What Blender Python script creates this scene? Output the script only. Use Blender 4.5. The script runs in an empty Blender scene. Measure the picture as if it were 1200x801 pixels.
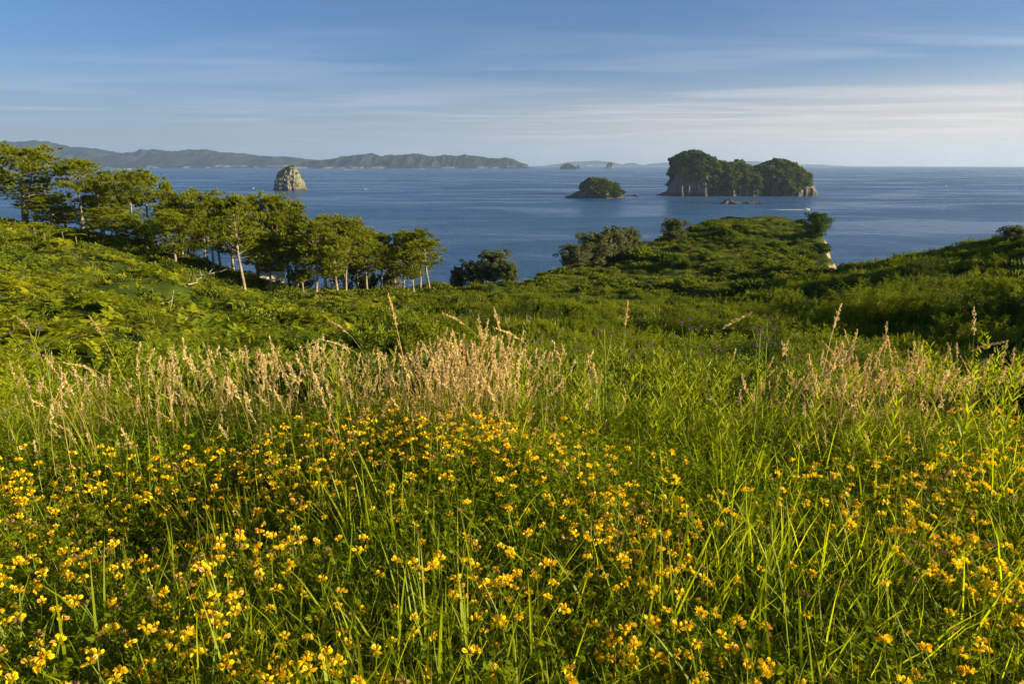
import bpy, math, random
import numpy as np
from mathutils import Vector, Matrix, Euler

random.seed(7)
rng = np.random.default_rng(7)
S = bpy.context.scene
C = S.collection

# ------------------------------------------------------------------ camera
EYE = 60.0
PITCH = math.atan((400.5 - 190.8) / 800.0)
cam = bpy.data.cameras.new('camera')
cam.sensor_width = 36.0
cam.lens = 24.0
cam.clip_start = 0.05
cam.clip_end = 120000.0
camo = bpy.data.objects.new('camera', cam)
C.objects.link(camo)
camo.location = (0, 0, EYE)
camo.rotation_euler = (math.pi / 2 - PITCH, 0, 0)
S.camera = camo

# ------------------------------------------------------------------ sky, sun, exposure
SUN_EL = math.radians(15.0)
SUN_AZ = math.radians(101.0)          # clockwise from the view direction (+Y)
W = bpy.data.worlds.new('World')
S.world = W
W.use_nodes = True
nt = W.node_tree
nt.nodes.clear()
wout = nt.nodes.new('ShaderNodeOutputWorld')
bg = nt.nodes.new('ShaderNodeBackground')
bg.inputs['Strength'].default_value = 0.05
sky = nt.nodes.new('ShaderNodeTexSky')
sky.sky_type = 'NISHITA'
sky.sun_disc = False
sky.sun_elevation = SUN_EL
sky.sun_rotation = SUN_AZ
sky.air_density = 1.0
sky.dust_density = 0.6
sky.ozone_density = 3.0
sky.altitude = 0


class N:
    """small node helper"""
    def __init__(self, tree):
        self.t = tree

    def n(self, typ, **kw):
        nd = self.t.nodes.new(typ)
        for k, v in kw.items():
            setattr(nd, k, v)
        return nd

    def l(self, a, b):
        self.t.links.new(a, b)

    def put(self, sock, v):
        if hasattr(v, 'is_linked') or hasattr(v, 'links'):
            self.l(v, sock)
        else:
            sock.default_value = v

    def math(self, op, a, b=0.0, c=None, clamp=False):
        nd = self.n('ShaderNodeMath', operation=op, use_clamp=clamp)
        self.put(nd.inputs[0], a)
        self.put(nd.inputs[1], b)
        if c is not None:
            self.put(nd.inputs[2], c)
        return nd.outputs[0]

    def noise(self, vec, scale, detail=4.0, rough=0.55, dist=0.0, out='Fac'):
        nd = self.n('ShaderNodeTexNoise')
        if vec is not None:
            self.l(vec, nd.inputs['Vector'])
        nd.inputs['Scale'].default_value = scale
        nd.inputs['Detail'].default_value = detail
        nd.inputs['Roughness'].default_value = rough
        nd.inputs['Distortion'].default_value = dist
        return nd.outputs[out]

    def ramp(self, fac, stops):
        nd = self.n('ShaderNodeValToRGB')
        cr = nd.color_ramp
        while len(cr.elements) > 1:
            cr.elements.remove(cr.elements[-1])
        for i, (p, c) in enumerate(stops):
            e = cr.elements[0] if i == 0 else cr.elements.new(p)
            e.position = p
            e.color = c if len(c) == 4 else (*c, 1)
        self.l(fac, nd.inputs['Fac'])
        return nd.outputs['Color']

    def rng(self, v, a, b, c=0.0, d=1.0, smooth=False):
        nd = self.n('ShaderNodeMapRange')
        if smooth:
            nd.interpolation_type = 'SMOOTHSTEP'
        self.put(nd.inputs['Value'], v)
        for k, x in zip(('From Min', 'From Max', 'To Min', 'To Max'), (a, b, c, d)):
            self.put(nd.inputs[k], x)
        return nd.outputs['Result']

    def mix(self, fac, a, b, blend='MIX'):
        nd = self.n('ShaderNodeMix', data_type='RGBA', blend_type=blend)
        self.put(nd.inputs[0], fac)
        for i, v in ((6, a), (7, b)):
            if isinstance(v, tuple):
                nd.inputs[i].default_value = v if len(v) == 4 else (*v, 1)
            else:
                self.l(v, nd.inputs[i])
        return nd.outputs[2]

    def mapping(self, vec, scale=(1, 1, 1), rot=(0, 0, 0), loc=(0, 0, 0)):
        nd = self.n('ShaderNodeMapping')
        self.l(vec, nd.inputs['Vector'])
        nd.inputs['Scale'].default_value = scale
        nd.inputs['Rotation'].default_value = rot
        nd.inputs['Location'].default_value = loc
        return nd.outputs['Vector']


g = N(nt)
tc = g.n('ShaderNodeTexCoord')
sep = g.n('ShaderNodeSeparateXYZ')
g.l(tc.outputs['Generated'], sep.inputs[0])
zc = g.math('MAXIMUM', sep.outputs[2], 0.02)
cx_ = g.math('DIVIDE', sep.outputs[0], zc)
cy_ = g.math('DIVIDE', sep.outputs[1], zc)
comb = g.n('ShaderNodeCombineXYZ')
g.l(cx_, comb.inputs[0])
g.l(cy_, comb.inputs[1])
cp = g.mapping(comb.outputs[0], scale=(0.15, 0.36, 1), rot=(0, 0, math.radians(10)), loc=(5.3, 1.2, 0))
n1 = g.noise(cp, 1.3, 5, 0.52, 0.8)
cp2 = g.mapping(comb.outputs[0], scale=(0.20, 1.0, 1), rot=(0, 0, math.radians(9)), loc=(7.3, 2.2, 0))
n2 = g.noise(cp2, 1.2, 8, 0.68, 0.9)
big = g.noise(g.mapping(comb.outputs[0], scale=(0.03, 0.09, 1), loc=(1.7, 4.1, 0)), 1.0, 2, 0.5)
cl = g.rng(n1, 0.40, 0.66, 0, 1, True)
cl = g.math('MULTIPLY', cl, g.rng(n2, 0.25, 0.72, 0.30, 1, True))
cl = g.math('MULTIPLY', cl, g.rng(big, 0.35, 0.55, 0.3, 1, True))
low = g.rng(sep.outputs[2], 0.0, 0.05, 0.25, 1.0, True)
high = g.rng(sep.outputs[2], 0.105, 0.165, 1.0, 0.20, True)
cl = g.math('MULTIPLY', cl, g.math('MULTIPLY', low, high))
cl = g.math('MULTIPLY', cl, 0.58)
# soft veil of thin high cloud lying towards the horizon
veil = g.math('MULTIPLY', g.rng(sep.outputs[2], 0.01, 0.14, 0.52, 0.0, True), g.rng(n1, 0.3, 0.7, 0.8, 1.1))
sk = g.mix(1.0, sky.outputs[0], (0.54, 0.77, 1.12), 'MULTIPLY')
# warm light scattered in the veil on the sun's side
vdot = g.n('ShaderNodeVectorMath', operation='DOT_PRODUCT')
g.l(tc.outputs['Generated'], vdot.inputs[0])
vdot.inputs[1].default_value = (math.sin(SUN_AZ), math.cos(SUN_AZ), 0.1)
side = g.rng(vdot.outputs['Value'], -0.7, 0.75, 0.0, 1.0, True)
sk = g.mix(g.math('MULTIPLY', veil, g.math('ADD', 1.15, g.math('MULTIPLY', side, 0.7)), clamp=True), sk, g.mix(side, (3.9, 4.2, 5.1), (10.8, 8.6, 6.7)))
ccol = g.mix(side, (6.0, 6.2, 7.4), (10.2, 9.0, 8.2))
sk = g.mix(cl, sk, ccol)
g.l(sk, bg.inputs['Color'])
g.l(bg.outputs[0], wout.inputs[0])

sd = bpy.data.lights.new('sun', 'SUN')
sd.energy = 5.0
sd.angle = math.radians(0.6)
sd.color = (1.0, 0.84, 0.50)
so = bpy.data.objects.new('sun', sd)
C.objects.link(so)
sdir = Vector((math.sin(SUN_AZ) * math.cos(SUN_EL), math.cos(SUN_AZ) * math.cos(SUN_EL), math.sin(SUN_EL)))
so.rotation_euler = sdir.to_track_quat('Z', 'Y').to_euler()
so.location = (200, -60, 150)

S.view_settings.view_transform = 'Standard'
S.view_settings.look = 'None'
S.view_settings.exposure = 1.12
S.view_settings.gamma = 1.0
S.cycles.use_denoising = True
S.cycles.max_bounces = 8
S.cycles.transparent_max_bounces = 8
S.cycles.volume_bounces = 1
S.cycles.caustics_reflective = False
S.cycles.caustics_refractive = False
S.cycles.use_adaptive_sampling = True
S.cycles.adaptive_threshold = 0.01

REARTH = 6.371e6


# ------------------------------------------------------------------ pixel <-> world
def ray(px, py):
    """unit-free ray of a photograph pixel (1200x801): x, forward, up per unit"""
    u = (px - 600.0) / 800.0
    v = (400.5 - py) / 800.0
    return u, math.cos(PITCH) + v * math.sin(PITCH), -math.sin(PITCH) + v * math.cos(PITCH)


def at(px, py, Y):
    u, f, z = ray(px, py)
    t = Y / f
    return Vector((u * t, Y, EYE + z * t))


def sea_z(x, y):
    return -(x * x + y * y) / (2 * REARTH)


def px_of(x, y, z):
    """project arrays to photograph pixels"""
    dz = z - EYE
    fwd = y * math.cos(PITCH) - dz * math.sin(PITCH)
    up = y * math.sin(PITCH) + dz * math.cos(PITCH)
    fwd = np.where(fwd < 1e-3, 1e-3, fwd)
    return 600 + 800 * x / fwd, 400.5 - 800 * up / fwd


# ------------------------------------------------------------------ numpy noise
def _hash(ix, iy, iz, seed):
    h = (ix.astype(np.int64) * 374761393 + iy.astype(np.int64) * 668265263 + iz.astype(np.int64) * 2147483647 + seed * 974634777) & 0xFFFFFFFF
    h = ((h ^ (h >> 13)) * 1274126177) & 0xFFFFFFFF
    h = ((h ^ (h >> 16)) * 2246822519) & 0xFFFFFFFF
    return ((h ^ (h >> 15)) & 0xFFFFFF) / float(0xFFFFFF)


def vnoise(x, y, z=None, seed=0):
    x = np.asarray(x, float)
    y = np.asarray(y, float)
    z = np.zeros_like(x) if z is None else np.asarray(z, float)
    ix, iy, iz = np.floor(x), np.floor(y), np.floor(z)
    fx, fy, fz = x - ix, y - iy, z - iz
    fx, fy, fz = [f * f * f * (f * (f * 6 - 15) + 10) for f in (fx, fy, fz)]
    r = 0
    for dx in (0, 1):
        for dy in (0, 1):
            for dz in (0, 1):
                w = (fx if dx else 1 - fx) * (fy if dy else 1 - fy) * (fz if dz else 1 - fz)
                r = r + w * _hash(ix + dx, iy + dy, iz + dz, seed)
    return r * 2 - 1


def fbm(x, y, z=None, seed=0, octaves=4, gain=0.5):
    r, a, f = 0, 1.0, 1.0
    for o in range(octaves):
        r = r + a * vnoise(np.asarray(x) * f, np.asarray(y) * f, None if z is None else np.asarray(z) * f, seed + o)
        a *= gain
        f *= 2.03
    return r


def ridged(x, y, z=None, seed=0, octaves=4, gain=0.5):
    r, a, f = 0, 1.0, 1.0
    for o in range(octaves):
        r = r + a * (1 - 2 * np.abs(vnoise(np.asarray(x) * f, np.asarray(y) * f, None if z is None else np.asarray(z) * f, seed + o)))
        a *= gain
        f *= 2.07
    return r


def sstep(a, b, x):
    t = np.clip((x - a) / (b - a), 0, 1)
    return t * t * (3 - 2 * t)


# ------------------------------------------------------------------ mesh helpers
class MB:
    def __init__(self):
        self.v, self.f, self.m, self.n = [], [], [], 0

    def add(self, v, f, mat=0):
        v = np.asarray(v, float).reshape(-1, 3)
        f = np.asarray(f, int)
        self.v.append(v)
        self.f.append(f + self.n)
        self.m.append(np.full(len(f), mat))
        self.n += len(v)
        return self

    def strew(self, tv, tf, R, s, t, mat=0):
        """copies of a template: R (n,3,3), s (n,) or (n,3), t (n,3)"""
        tv = np.asarray(tv, float)
        tf = np.asarray(tf, int)
        n = len(t)
        s = np.asarray(s, float)
        if s.ndim == 1:
            s = np.repeat(s[:, None], 3, 1)
        V = np.einsum('nij,nkj->nki', R, tv[None] * s[:, None, :]) + np.asarray(t)[:, None, :]
        F = tf[None] + (np.arange(n) * len(tv))[:, None, None]
        return self.add(V.reshape(-1, 3), F.reshape(-1, tf.shape[1]), mat)

    def mesh(self, name, mats=(), smooth=False):
        me = bpy.data.meshes.new(name)
        V = np.concatenate(self.v)
        loops = np.concatenate([f.ravel() for f in self.f])
        tot = np.concatenate([np.full(len(f), f.shape[1]) for f in self.f])
        start = np.concatenate([[0], np.cumsum(tot)[:-1]])
        me.vertices.add(len(V))
        me.vertices.foreach_set('co', V.ravel())
        me.loops.add(len(loops))
        me.loops.foreach_set('vertex_index', loops.astype(np.int32))
        me.polygons.add(len(tot))
        me.polygons.foreach_set('loop_start', start.astype(np.int32))
        me.polygons.foreach_set('loop_total', tot.astype(np.int32))
        me.polygons.foreach_set('material_index', np.concatenate(self.m).astype(np.int32))
        me.polygons.foreach_set('use_smooth', np.full(len(tot), smooth))
        for m in mats:
            me.materials.append(m)
        me.update(calc_edges=True)
        return me

    def obj(self, name, mats=(), parent=None, smooth=False, loc=None):
        return link(name, self.mesh(name, mats, smooth), parent, loc)


def link(name, data, parent=None, loc=None):
    o = bpy.data.objects.new(name, data)
    C.objects.link(o)
    if parent is not None:
        o.parent = parent
    if loc is not None:
        o.location = loc
    return o


def tag(o, label=None, cat=None, group=None, kind=None):
    if label: o['label'] = label
    if cat: o['category'] = cat
    if group: o['group'] = group
    if kind: o['kind'] = kind
    return o


def empty(name, loc=(0, 0, 0), rz=0.0, label=None, cat=None, group=None):
    o = link(name, None, None, loc)
    o.rotation_euler = (0, 0, rz)
    o.empty_display_size = 0.2
    return tag(o, label, cat, group)


def copy_tree(root, loc, rot=(0, 0, 0), scale=(1, 1, 1), label=None):
    r = root.copy()
    C.objects.link(r)
    r.location, r.rotation_euler, r.scale = loc, rot, scale
    if label: r['label'] = label
    for ch in KIDS[root.name]:
        c = ch.copy()
        C.objects.link(c)
        c.parent = r
    return r


KIDS = {}


def dirs_to_R(d, roll=None):
    """rotation matrices with local +z along d"""
    d = np.asarray(d, float)
    d = d / (np.linalg.norm(d, axis=1, keepdims=True) + 1e-9)
    up = np.where(np.abs(d[:, 2:3]) > 0.95, np.array([[1.0, 0, 0]]), np.array([[0, 0, 1.0]]))
    x = np.cross(up, d)
    x /= np.linalg.norm(x, axis=1, keepdims=True) + 1e-9
    y = np.cross(d, x)
    if roll is None:
        roll = np.zeros(len(d))
    c, s = np.cos(roll)[:, None], np.sin(roll)[:, None]
    X = c * x + s * y
    Y = -s * x + c * y
    return np.stack([X, Y, d], axis=2)


def tube(mb, pts, radii, sides=6, mat=0, cap=True):
    pts = np.asarray(pts, float)
    radii = np.asarray(radii, float)
    d = np.gradient(pts, axis=0)
    R = dirs_to_R(d)
    # keep frames from flipping
    for i in range(1, len(R)):
        x = R[i - 1][:, 0] - R[i][:, 2] * np.dot(R[i - 1][:, 0], R[i][:, 2])
        x /= np.linalg.norm(x) + 1e-9
        R[i][:, 0] = x
        R[i][:, 1] = np.cross(R[i][:, 2], x)
    a = np.arange(sides) / sides * 2 * math.pi
    ring = np.stack([np.cos(a), np.sin(a), np.zeros(sides)], 1)
    V = np.einsum('nij,kj->nki', R, ring) * radii[:, None, None] + pts[:, None, :]
    n = len(pts)
    F = []
    for i in range(n - 1):
        for k in range(sides):
            k2 = (k + 1) % sides
            F.append((i * sides + k, i * sides + k2, (i + 1) * sides + k2, (i + 1) * sides + k))
    mb.add(V.reshape(-1, 3), F, mat)
    return mb


def rand_dirs(n, r=rng):
    d = r.normal(size=(n, 3))
    return d / np.linalg.norm(d, axis=1, keepdims=True)


# ------------------------------------------------------------------ materials
def mat(name):
    m = bpy.data.materials.new(name)
    m.use_nodes = True
    t = m.node_tree
    t.nodes.clear()
    h = N(t)
    out = h.n('ShaderNodeOutputMaterial')
    return m, h, out


def leaf_mat(name, dark, light, trans=0.45, tcol=None, gloss=0.12, island=False, patch=None, wscale=0.35, rough=0.45):
    m, h, out = mat(name)
    geo = h.n('ShaderNodeNewGeometry')
    oi = h.n('ShaderNodeObjectInfo')
    nz = h.noise(geo.outputs['Position'], wscale, 3, 0.6)
    r = geo.outputs['Random Per Island'] if island else oi.outputs['Random']
    f = h.math('ADD', h.math('MULTIPLY', r, 0.6), h.math('MULTIPLY', h.rng(nz, 0.3, 0.7), 0.4), clamp=True)
    col = h.mix(f, dark, light)
    if patch:
        big = h.noise(geo.outputs['Position'], patch[1], 3, 0.6)
        col = h.mix(h.rng(big, patch[2], patch[3], 0, 1, True), col, patch[0])
    dif = h.n('ShaderNodeBsdfDiffuse')
    h.l(col, dif.inputs[0])
    tr = h.n('ShaderNodeBsdfTranslucent')
    tc_ = h.mix(1.0, col, tcol or (1.25, 1.2, 0.45), 'MULTIPLY')
    h.l(tc_, tr.inputs[0])
    mx = h.n('ShaderNodeMixShader')
    mx.inputs[0].default_value = trans
    h.l(dif.outputs[0], mx.inputs[1])
    h.l(tr.outputs[0], mx.inputs[2])
    gl = h.n('ShaderNodeBsdfGlossy')
    gl.inputs['Roughness'].default_value = rough
    gl.inputs['Color'].default_value = (0.8, 0.85, 0.8, 1)
    mx2 = h.n('ShaderNodeMixShader')
    mx2.inputs[0].default_value = gloss * 0.28
    h.l(mx.outputs[0], mx2.inputs[1])
    h.l(gl.outputs[0], mx2.inputs[2])
    h.l(mx2.outputs[0], out.inputs[0])
    return m


def bark_mat(name, a, b, scale=3.0):
    m, h, out = mat(name)
    geo = h.n('ShaderNodeNewGeometry')
    v = h.mapping(geo.outputs['Position'], scale=(1, 1, 0.25))
    nz = h.noise(v, scale, 6, 0.7)
    p = h.n('ShaderNodeBsdfPrincipled')
    h.l(h.mix(h.rng(nz, 0.35, 0.65), a, b), p.inputs['Base Color'])
    p.inputs['Roughness'].default_value = 0.9
    bmp = h.n('ShaderNodeBump')
    bmp.inputs['Strength'].default_value = 0.6
    bmp.inputs['Distance'].default_value = 0.04
    h.l(nz, bmp.inputs['Height'])
    h.l(bmp.outputs[0], p.inputs['Normal'])
    h.l(p.outputs[0], out.inputs[0])
    return m


def plain_mat(name, col, rough=0.6, var=0.1, scale=8.0):
    m, h, out = mat(name)
    geo = h.n('ShaderNodeNewGeometry')
    nz = h.noise(geo.outputs['Position'], scale, 4, 0.6)
    p = h.n('ShaderNodeBsdfPrincipled')
    dk = tuple(c * (1 - var) for c in col)
    lt = tuple(min(1, c * (1 + var)) for c in col)
    h.l(h.mix(nz, dk, lt), p.inputs['Base Color'])
    p.inputs['Roughness'].default_value = rough
    h.l(p.outputs[0], out.inputs[0])
    return m


def rock_mat(name, pale, dark, wet, scale=0.08, base_h=4.0, green=None):
    """pale cliff rock with dark cracks and a dark tide band at the foot"""
    m, h, out = mat(name)
    geo = h.n('ShaderNodeNewGeometry')
    v = h.mapping(geo.outputs['Position'], scale=(1, 1, 0.45))
    a = h.noise(v, scale, 8, 0.68, 0.4)
    b = h.noise(v, scale * 5, 6, 0.7)
    f = h.math('ADD', h.math('MULTIPLY', a, 0.65), h.math('MULTIPLY', b, 0.35))
    col = h.ramp(f, [(0.36, dark), (0.46, tuple((x + y) / 2 for x, y in zip(dark, pale))), (0.58, pale), (0.75, tuple(min(1, x * 1.2) for x in pale))])
    if green:
        gz = h.noise(geo.outputs['Position'], scale * 1.6, 6, 0.7)
        nrm = h.n('ShaderNodeSeparateXYZ')
        h.l(geo.outputs['Normal'], nrm.inputs[0])
        gm = h.math('MULTIPLY', h.rng(gz, 0.44, 0.56, 0, 1, True), h.rng(nrm.outputs[2], 0.1, 0.5, 0.15, 1, True))
        col = h.mix(gm, col, green)
    sp = h.n('ShaderNodeSeparateXYZ')
    h.l(geo.outputs['Position'], sp.inputs[0])
    zz = h.math('ADD', sp.outputs[2], h.math('MULTIPLY', h.math('SUBTRACT', b, 0.5), base_h * 1.5))
    col = h.mix(h.rng(zz, base_h * 0.6, base_h * 1.25, 1, 0, True), col, wet)
    p = h.n('ShaderNodeBsdfPrincipled')
    h.l(col, p.inputs['Base Color'])
    p.inputs['Roughness'].default_value = 0.85
    bmp = h.n('ShaderNodeBump')
    bmp.inputs['Strength'].default_value = 0.9
    bmp.inputs['Distance'].default_value = 0.12 / scale * 0.6
    h.l(f, bmp.inputs['Height'])
    h.l(bmp.outputs[0], p.inputs['Normal'])
    h.l(p.outputs[0], out.inputs[0])
    return m


# colours of the meadow
M_grass = leaf_mat('meadow_grass_green', (0.20, 0.25, 0.006), (0.50, 0.54, 0.018), trans=0.6, tcol=(1.3, 1.25, 0.5), gloss=0.04, wscale=1.1)
M_grass_dry = leaf_mat('dry_grass_blade', (0.24, 0.17, 0.06), (0.46, 0.36, 0.16), trans=0.4, tcol=(1.1, 1.0, 0.7), gloss=0.08)
M_stemgreen = leaf_mat('flower_stem_green', (0.15, 0.21, 0.010), (0.30, 0.38, 0.025), trans=0.35, gloss=0.1)
M_clover = leaf_mat('trefoil_leaf', (0.13, 0.19, 0.006), (0.33, 0.40, 0.012), trans=0.58, gloss=0.02, wscale=2.0)
M_petal = leaf_mat('trefoil_petal_yellow', (0.94, 0.60, 0.006), (1.0, 0.80, 0.022), trans=0.40, tcol=(1.1, 1.0, 0.5), gloss=0.05)
M_bud = leaf_mat('trefoil_bud_orange', (0.60, 0.24, 0.05), (0.72, 0.42, 0.06), trans=0.3, tcol=(1.1, 1, .8), gloss=0.05)
M_faded = leaf_mat('faded_trefoil_petal', (0.30, 0.15, 0.06), (0.50, 0.30, 0.12), trans=0.3, tcol=(1.1, 1, .8), gloss=0.03)
M_seed = leaf_mat('dry_seed_head', (0.56, 0.42, 0.18), (0.88, 0.72, 0.38), trans=0.45, tcol=(1.15, 1.0, 0.75), gloss=0.05)
M_straw = leaf_mat('dry_straw_stem', (0.42, 0.32, 0.07), (0.70, 0.54, 0.15), trans=0.3, tcol=(1.1, 1, .7), gloss=0.1)
M_purple = leaf_mat('purple_verbena_petal', (0.17, 0.06, 0.20), (0.32, 0.15, 0.33), trans=0.3, tcol=(1.1, .9, 1), gloss=0.05)
M_fern = leaf_mat('bracken_frond_green', (0.19, 0.225, 0.005), (0.46, 0.46, 0.012), trans=0.42, gloss=0.08, wscale=0.25, patch=((0.16, 0.23, 0.010), 0.08, 0.45, 0.62))
M_fern_dead = leaf_mat('dead_bracken_frond', (0.14, 0.09, 0.045), (0.28, 0.19, 0.10), trans=0.25, tcol=(1, 1, 1), gloss=0.04)
M_gorse = leaf_mat('heath_shoot_green', (0.10, 0.14, 0.007), (0.31, 0.35, 0.013), trans=0.40, gloss=0.05, wscale=0.3, patch=((0.055, 0.085, 0.012), 0.22, 0.50, 0.62))
M_broad = leaf_mat('shrub_leaf_green', (0.08, 0.115, 0.007), (0.24, 0.275, 0.016), trans=0.3, gloss=0.05, wscale=0.2)
M_pine = leaf_mat('pine_needle_green', (0.10, 0.13, 0.006), (0.32, 0.35, 0.014), trans=0.34, gloss=0.06, island=True, wscale=0.3)
M_pohu = leaf_mat('coastal_tree_leaf', (0.065, 0.095, 0.035), (0.25, 0.27, 0.11), trans=0.2, gloss=0.10, island=True, wscale=0.4, patch=((0.26, 0.20, 0.11), 0.5, 0.60, 0.8))
M_isle = leaf_mat('island_forest_green', (0.030, 0.055, 0.008), (0.24, 0.28, 0.026), trans=0.15, gloss=0.08, wscale=0.02)
M_bark = bark_mat('pine_bark_grey', (0.18, 0.135, 0.10), (0.42, 0.34, 0.26))
M_bark2 = bark_mat('coastal_tree_bark', (0.12, 0.085, 0.06), (0.27, 0.2, 0.15))
M_deadwood = bark_mat('weathered_dead_wood', (0.30, 0.26, 0.22), (0.55, 0.49, 0.43))
M_rock = rock_mat('island_cliff_rock', (0.165, 0.138, 0.105), (0.055, 0.048, 0.042), (0.055, 0.042, 0.036), 0.06, 7.0)
M_stack = rock_mat('stack_cliff_rock', (0.26, 0.225, 0.18), (0.055, 0.05, 0.045), (0.075, 0.055, 0.045), 0.11, 4.5, green=(0.10, 0.13, 0.03))
M_reef = rock_mat('reef_rock_brown', (0.12, 0.085, 0.065), (0.05, 0.04, 0.035), (0.04, 0.03, 0.028), 0.15, 1.0)
M_white = plain_mat('white_boat_paint', (0.80, 0.80, 0.78), 0.35, 0.04)
M_dglass = plain_mat('dark_boat_glass', (0.03, 0.04, 0.05), 0.1, 0.1)
M_wall = plain_mat('cream_house_wall', (0.74, 0.71, 0.62), 0.7, 0.08, 1.0)
M_roof = plain_mat('grey_iron_roof', (0.42, 0.42, 0.42), 0.5, 0.08, 1.0)

# ground
M_ground, h, out = mat('meadow_soil')
geo = h.n('ShaderNodeNewGeometry')
na = h.noise(geo.outputs['Position'], 0.25, 5, 0.6)
nb = h.noise(geo.outputs['Position'], 6.0, 6, 0.7)
nd_ = h.noise(geo.outputs['Position'], 0.045, 4, 0.6)
cg = h.mix(h.rng(nb, 0.35, 0.65), (0.020, 0.035, 0.007), (0.055, 0.080, 0.014))
cg = h.mix(h.rng(na, 0.45, 0.65, 0, 0.8, True), cg, (0.085, 0.125, 0.018))
cg = h.mix(h.rng(nd_, 0.60, 0.70, 0, 0.4, True), cg, (0.11, 0.10, 0.035))
# bare tan cliff where the land falls away
sn = h.n('ShaderNodeSeparateXYZ')
h.l(geo.outputs['Normal'], sn.inputs[0])
cg = h.mix(h.rng(h.math('ADD', sn.outputs[2], h.math('MULTIPLY', nb, 0.25)), 0.72, 0.90, 1, 0, True), cg,
           h.mix(nb, (0.20, 0.13, 0.07), (0.48, 0.36, 0.24)))
p = h.n('ShaderNodeBsdfPrincipled')
h.l(cg, p.inputs['Base Color'])
p.inputs['Roughness'].default_value = 1.0
p.inputs['Specular IOR Level'].default_value = 0.03
bmp = h.n('ShaderNodeBump')
bmp.inputs['Strength'].default_value = 0.8
bmp.inputs['Distance'].default_value = 0.1
h.l(nb, bmp.inputs['Height'])
h.l(bmp.outputs[0], p.inputs['Normal'])
h.l(p.outputs[0], out.inputs[0])

# sea
M_sea, h, out = mat('sea_water')
geo = h.n('ShaderNodeNewGeometry')
pos = geo.outputs['Position']
cur = h.noise(h.mapping(pos, scale=(0.0006, 0.0022, 1), rot=(0, 0, math.radians(-12))), 1.0, 5, 0.6, 1.2)
cur2 = h.noise(h.mapping(pos, scale=(0.003, 0.008, 1), rot=(0, 0, math.radians(14))), 1.0, 4, 0.6, 0.8)
w1 = h.noise(h.mapping(pos, scale=(0.35, 0.55, 1), rot=(0, 0, 0.5)), 1.0, 5, 0.65)
w2 = h.noise(h.mapping(pos, scale=(0.05, 0.09, 1), rot=(0, 0, -0.35)), 1.0, 4, 0.6, 0.5)
p = h.n('ShaderNodeBsdfPrincipled')
col = h.mix(h.rng(cur, 0.35, 0.65, 0, 1, True), (0.022, 0.080, 0.185), (0.034, 0.105, 0.220))
col = h.mix(h.rng(h.math('ADD', h.math('MULTIPLY', cur2, 0.6), h.math('MULTIPLY', w2, 0.4)), 0.46, 0.62, 0, 0.7, True), col, (0.042, 0.112, 0.21))
h.l(col, p.inputs['Base Color'])
rr = h.math('ADD', h.rng(cur2, 0.4, 0.6, 0.20, 0.40), 0.0)
h.l(rr, p.inputs['Roughness'])
p.inputs['IOR'].default_value = 1.33
p.inputs['Specular IOR Level'].default_value = 0.42
hh = h.math('ADD', h.math('MULTIPLY', w1, 0.25), h.math('MULTIPLY', w2, 1.4))
bmp = h.n('ShaderNodeBump')
bmp.inputs['Strength'].default_value = 1.0
bmp.inputs['Distance'].default_value = 1.6
h.l(hh, bmp.inputs['Height'])
h.l(bmp.outputs[0], p.inputs['Normal'])
h.l(p.outputs[0], out.inputs[0])

# foam
M_foam, h, out = mat('white_sea_foam')
p = h.n('ShaderNodeBsdfPrincipled')
geo = h.n('ShaderNodeNewGeometry')
nf = h.noise(geo.outputs['Position'], 0.6, 4, 0.7)
h.l(h.mix(nf, (0.5, 0.56, 0.6), (0.85, 0.87, 0.88)), p.inputs['Base Color'])
p.inputs['Roughness'].default_value = 0.7
h.l(p.outputs[0], out.inputs[0])

# far hills
M_hill, h, out = mat('bush_clad_hillside')
geo = h.n('ShaderNodeNewGeometry')
na = h.noise(geo.outputs['Position'], 0.004, 6, 0.65)
nb = h.noise(geo.outputs['Position'], 0.03, 5, 0.7)
ch = h.mix(h.rng(na, 0.40, 0.60), (0.010, 0.019, 0.013), (0.036, 0.046, 0.024))
ch = h.mix(h.rng(nb, 0.35, 0.65), h.mix(1.0, ch, (0.6, 0.6, 0.6), 'MULTIPLY'), ch)
sp = h.n('ShaderNodeSeparateXYZ')
h.l(geo.outputs['Position'], sp.inputs[0])
sn = h.n('ShaderNodeSeparateXYZ')
h.l(geo.outputs['Normal'], sn.inputs[0])
nc = h.noise(geo.outputs['Position'], 0.0035, 3, 0.6)
cm = h.math('MULTIPLY', h.rng(nc, 0.52, 0.60, 0, 1, True), h.rng(h.math('ADD', sp.outputs[2], h.math('MULTIPLY', nb, 60)), 25, 75, 1, 0, True))
ch = h.mix(cm, ch, (0.36, 0.27, 0.19))
p = h.n('ShaderNodeBsdfPrincipled')
h.l(ch, p.inputs['Base Color'])
p.inputs['Roughness'].default_value = 0.95
p.inputs['Specular IOR Level'].default_value = 0.1
h.l(p.outputs[0], out.inputs[0])

# ------------------------------------------------------------------ terrain height
CTRL = []   # (azimuth, log r, z)


def ctrl(px, py, Y, veg=0.5):
    p = at(px, py, Y)
    CTRL.append((p.x, p.y, p.z - veg))


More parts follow.
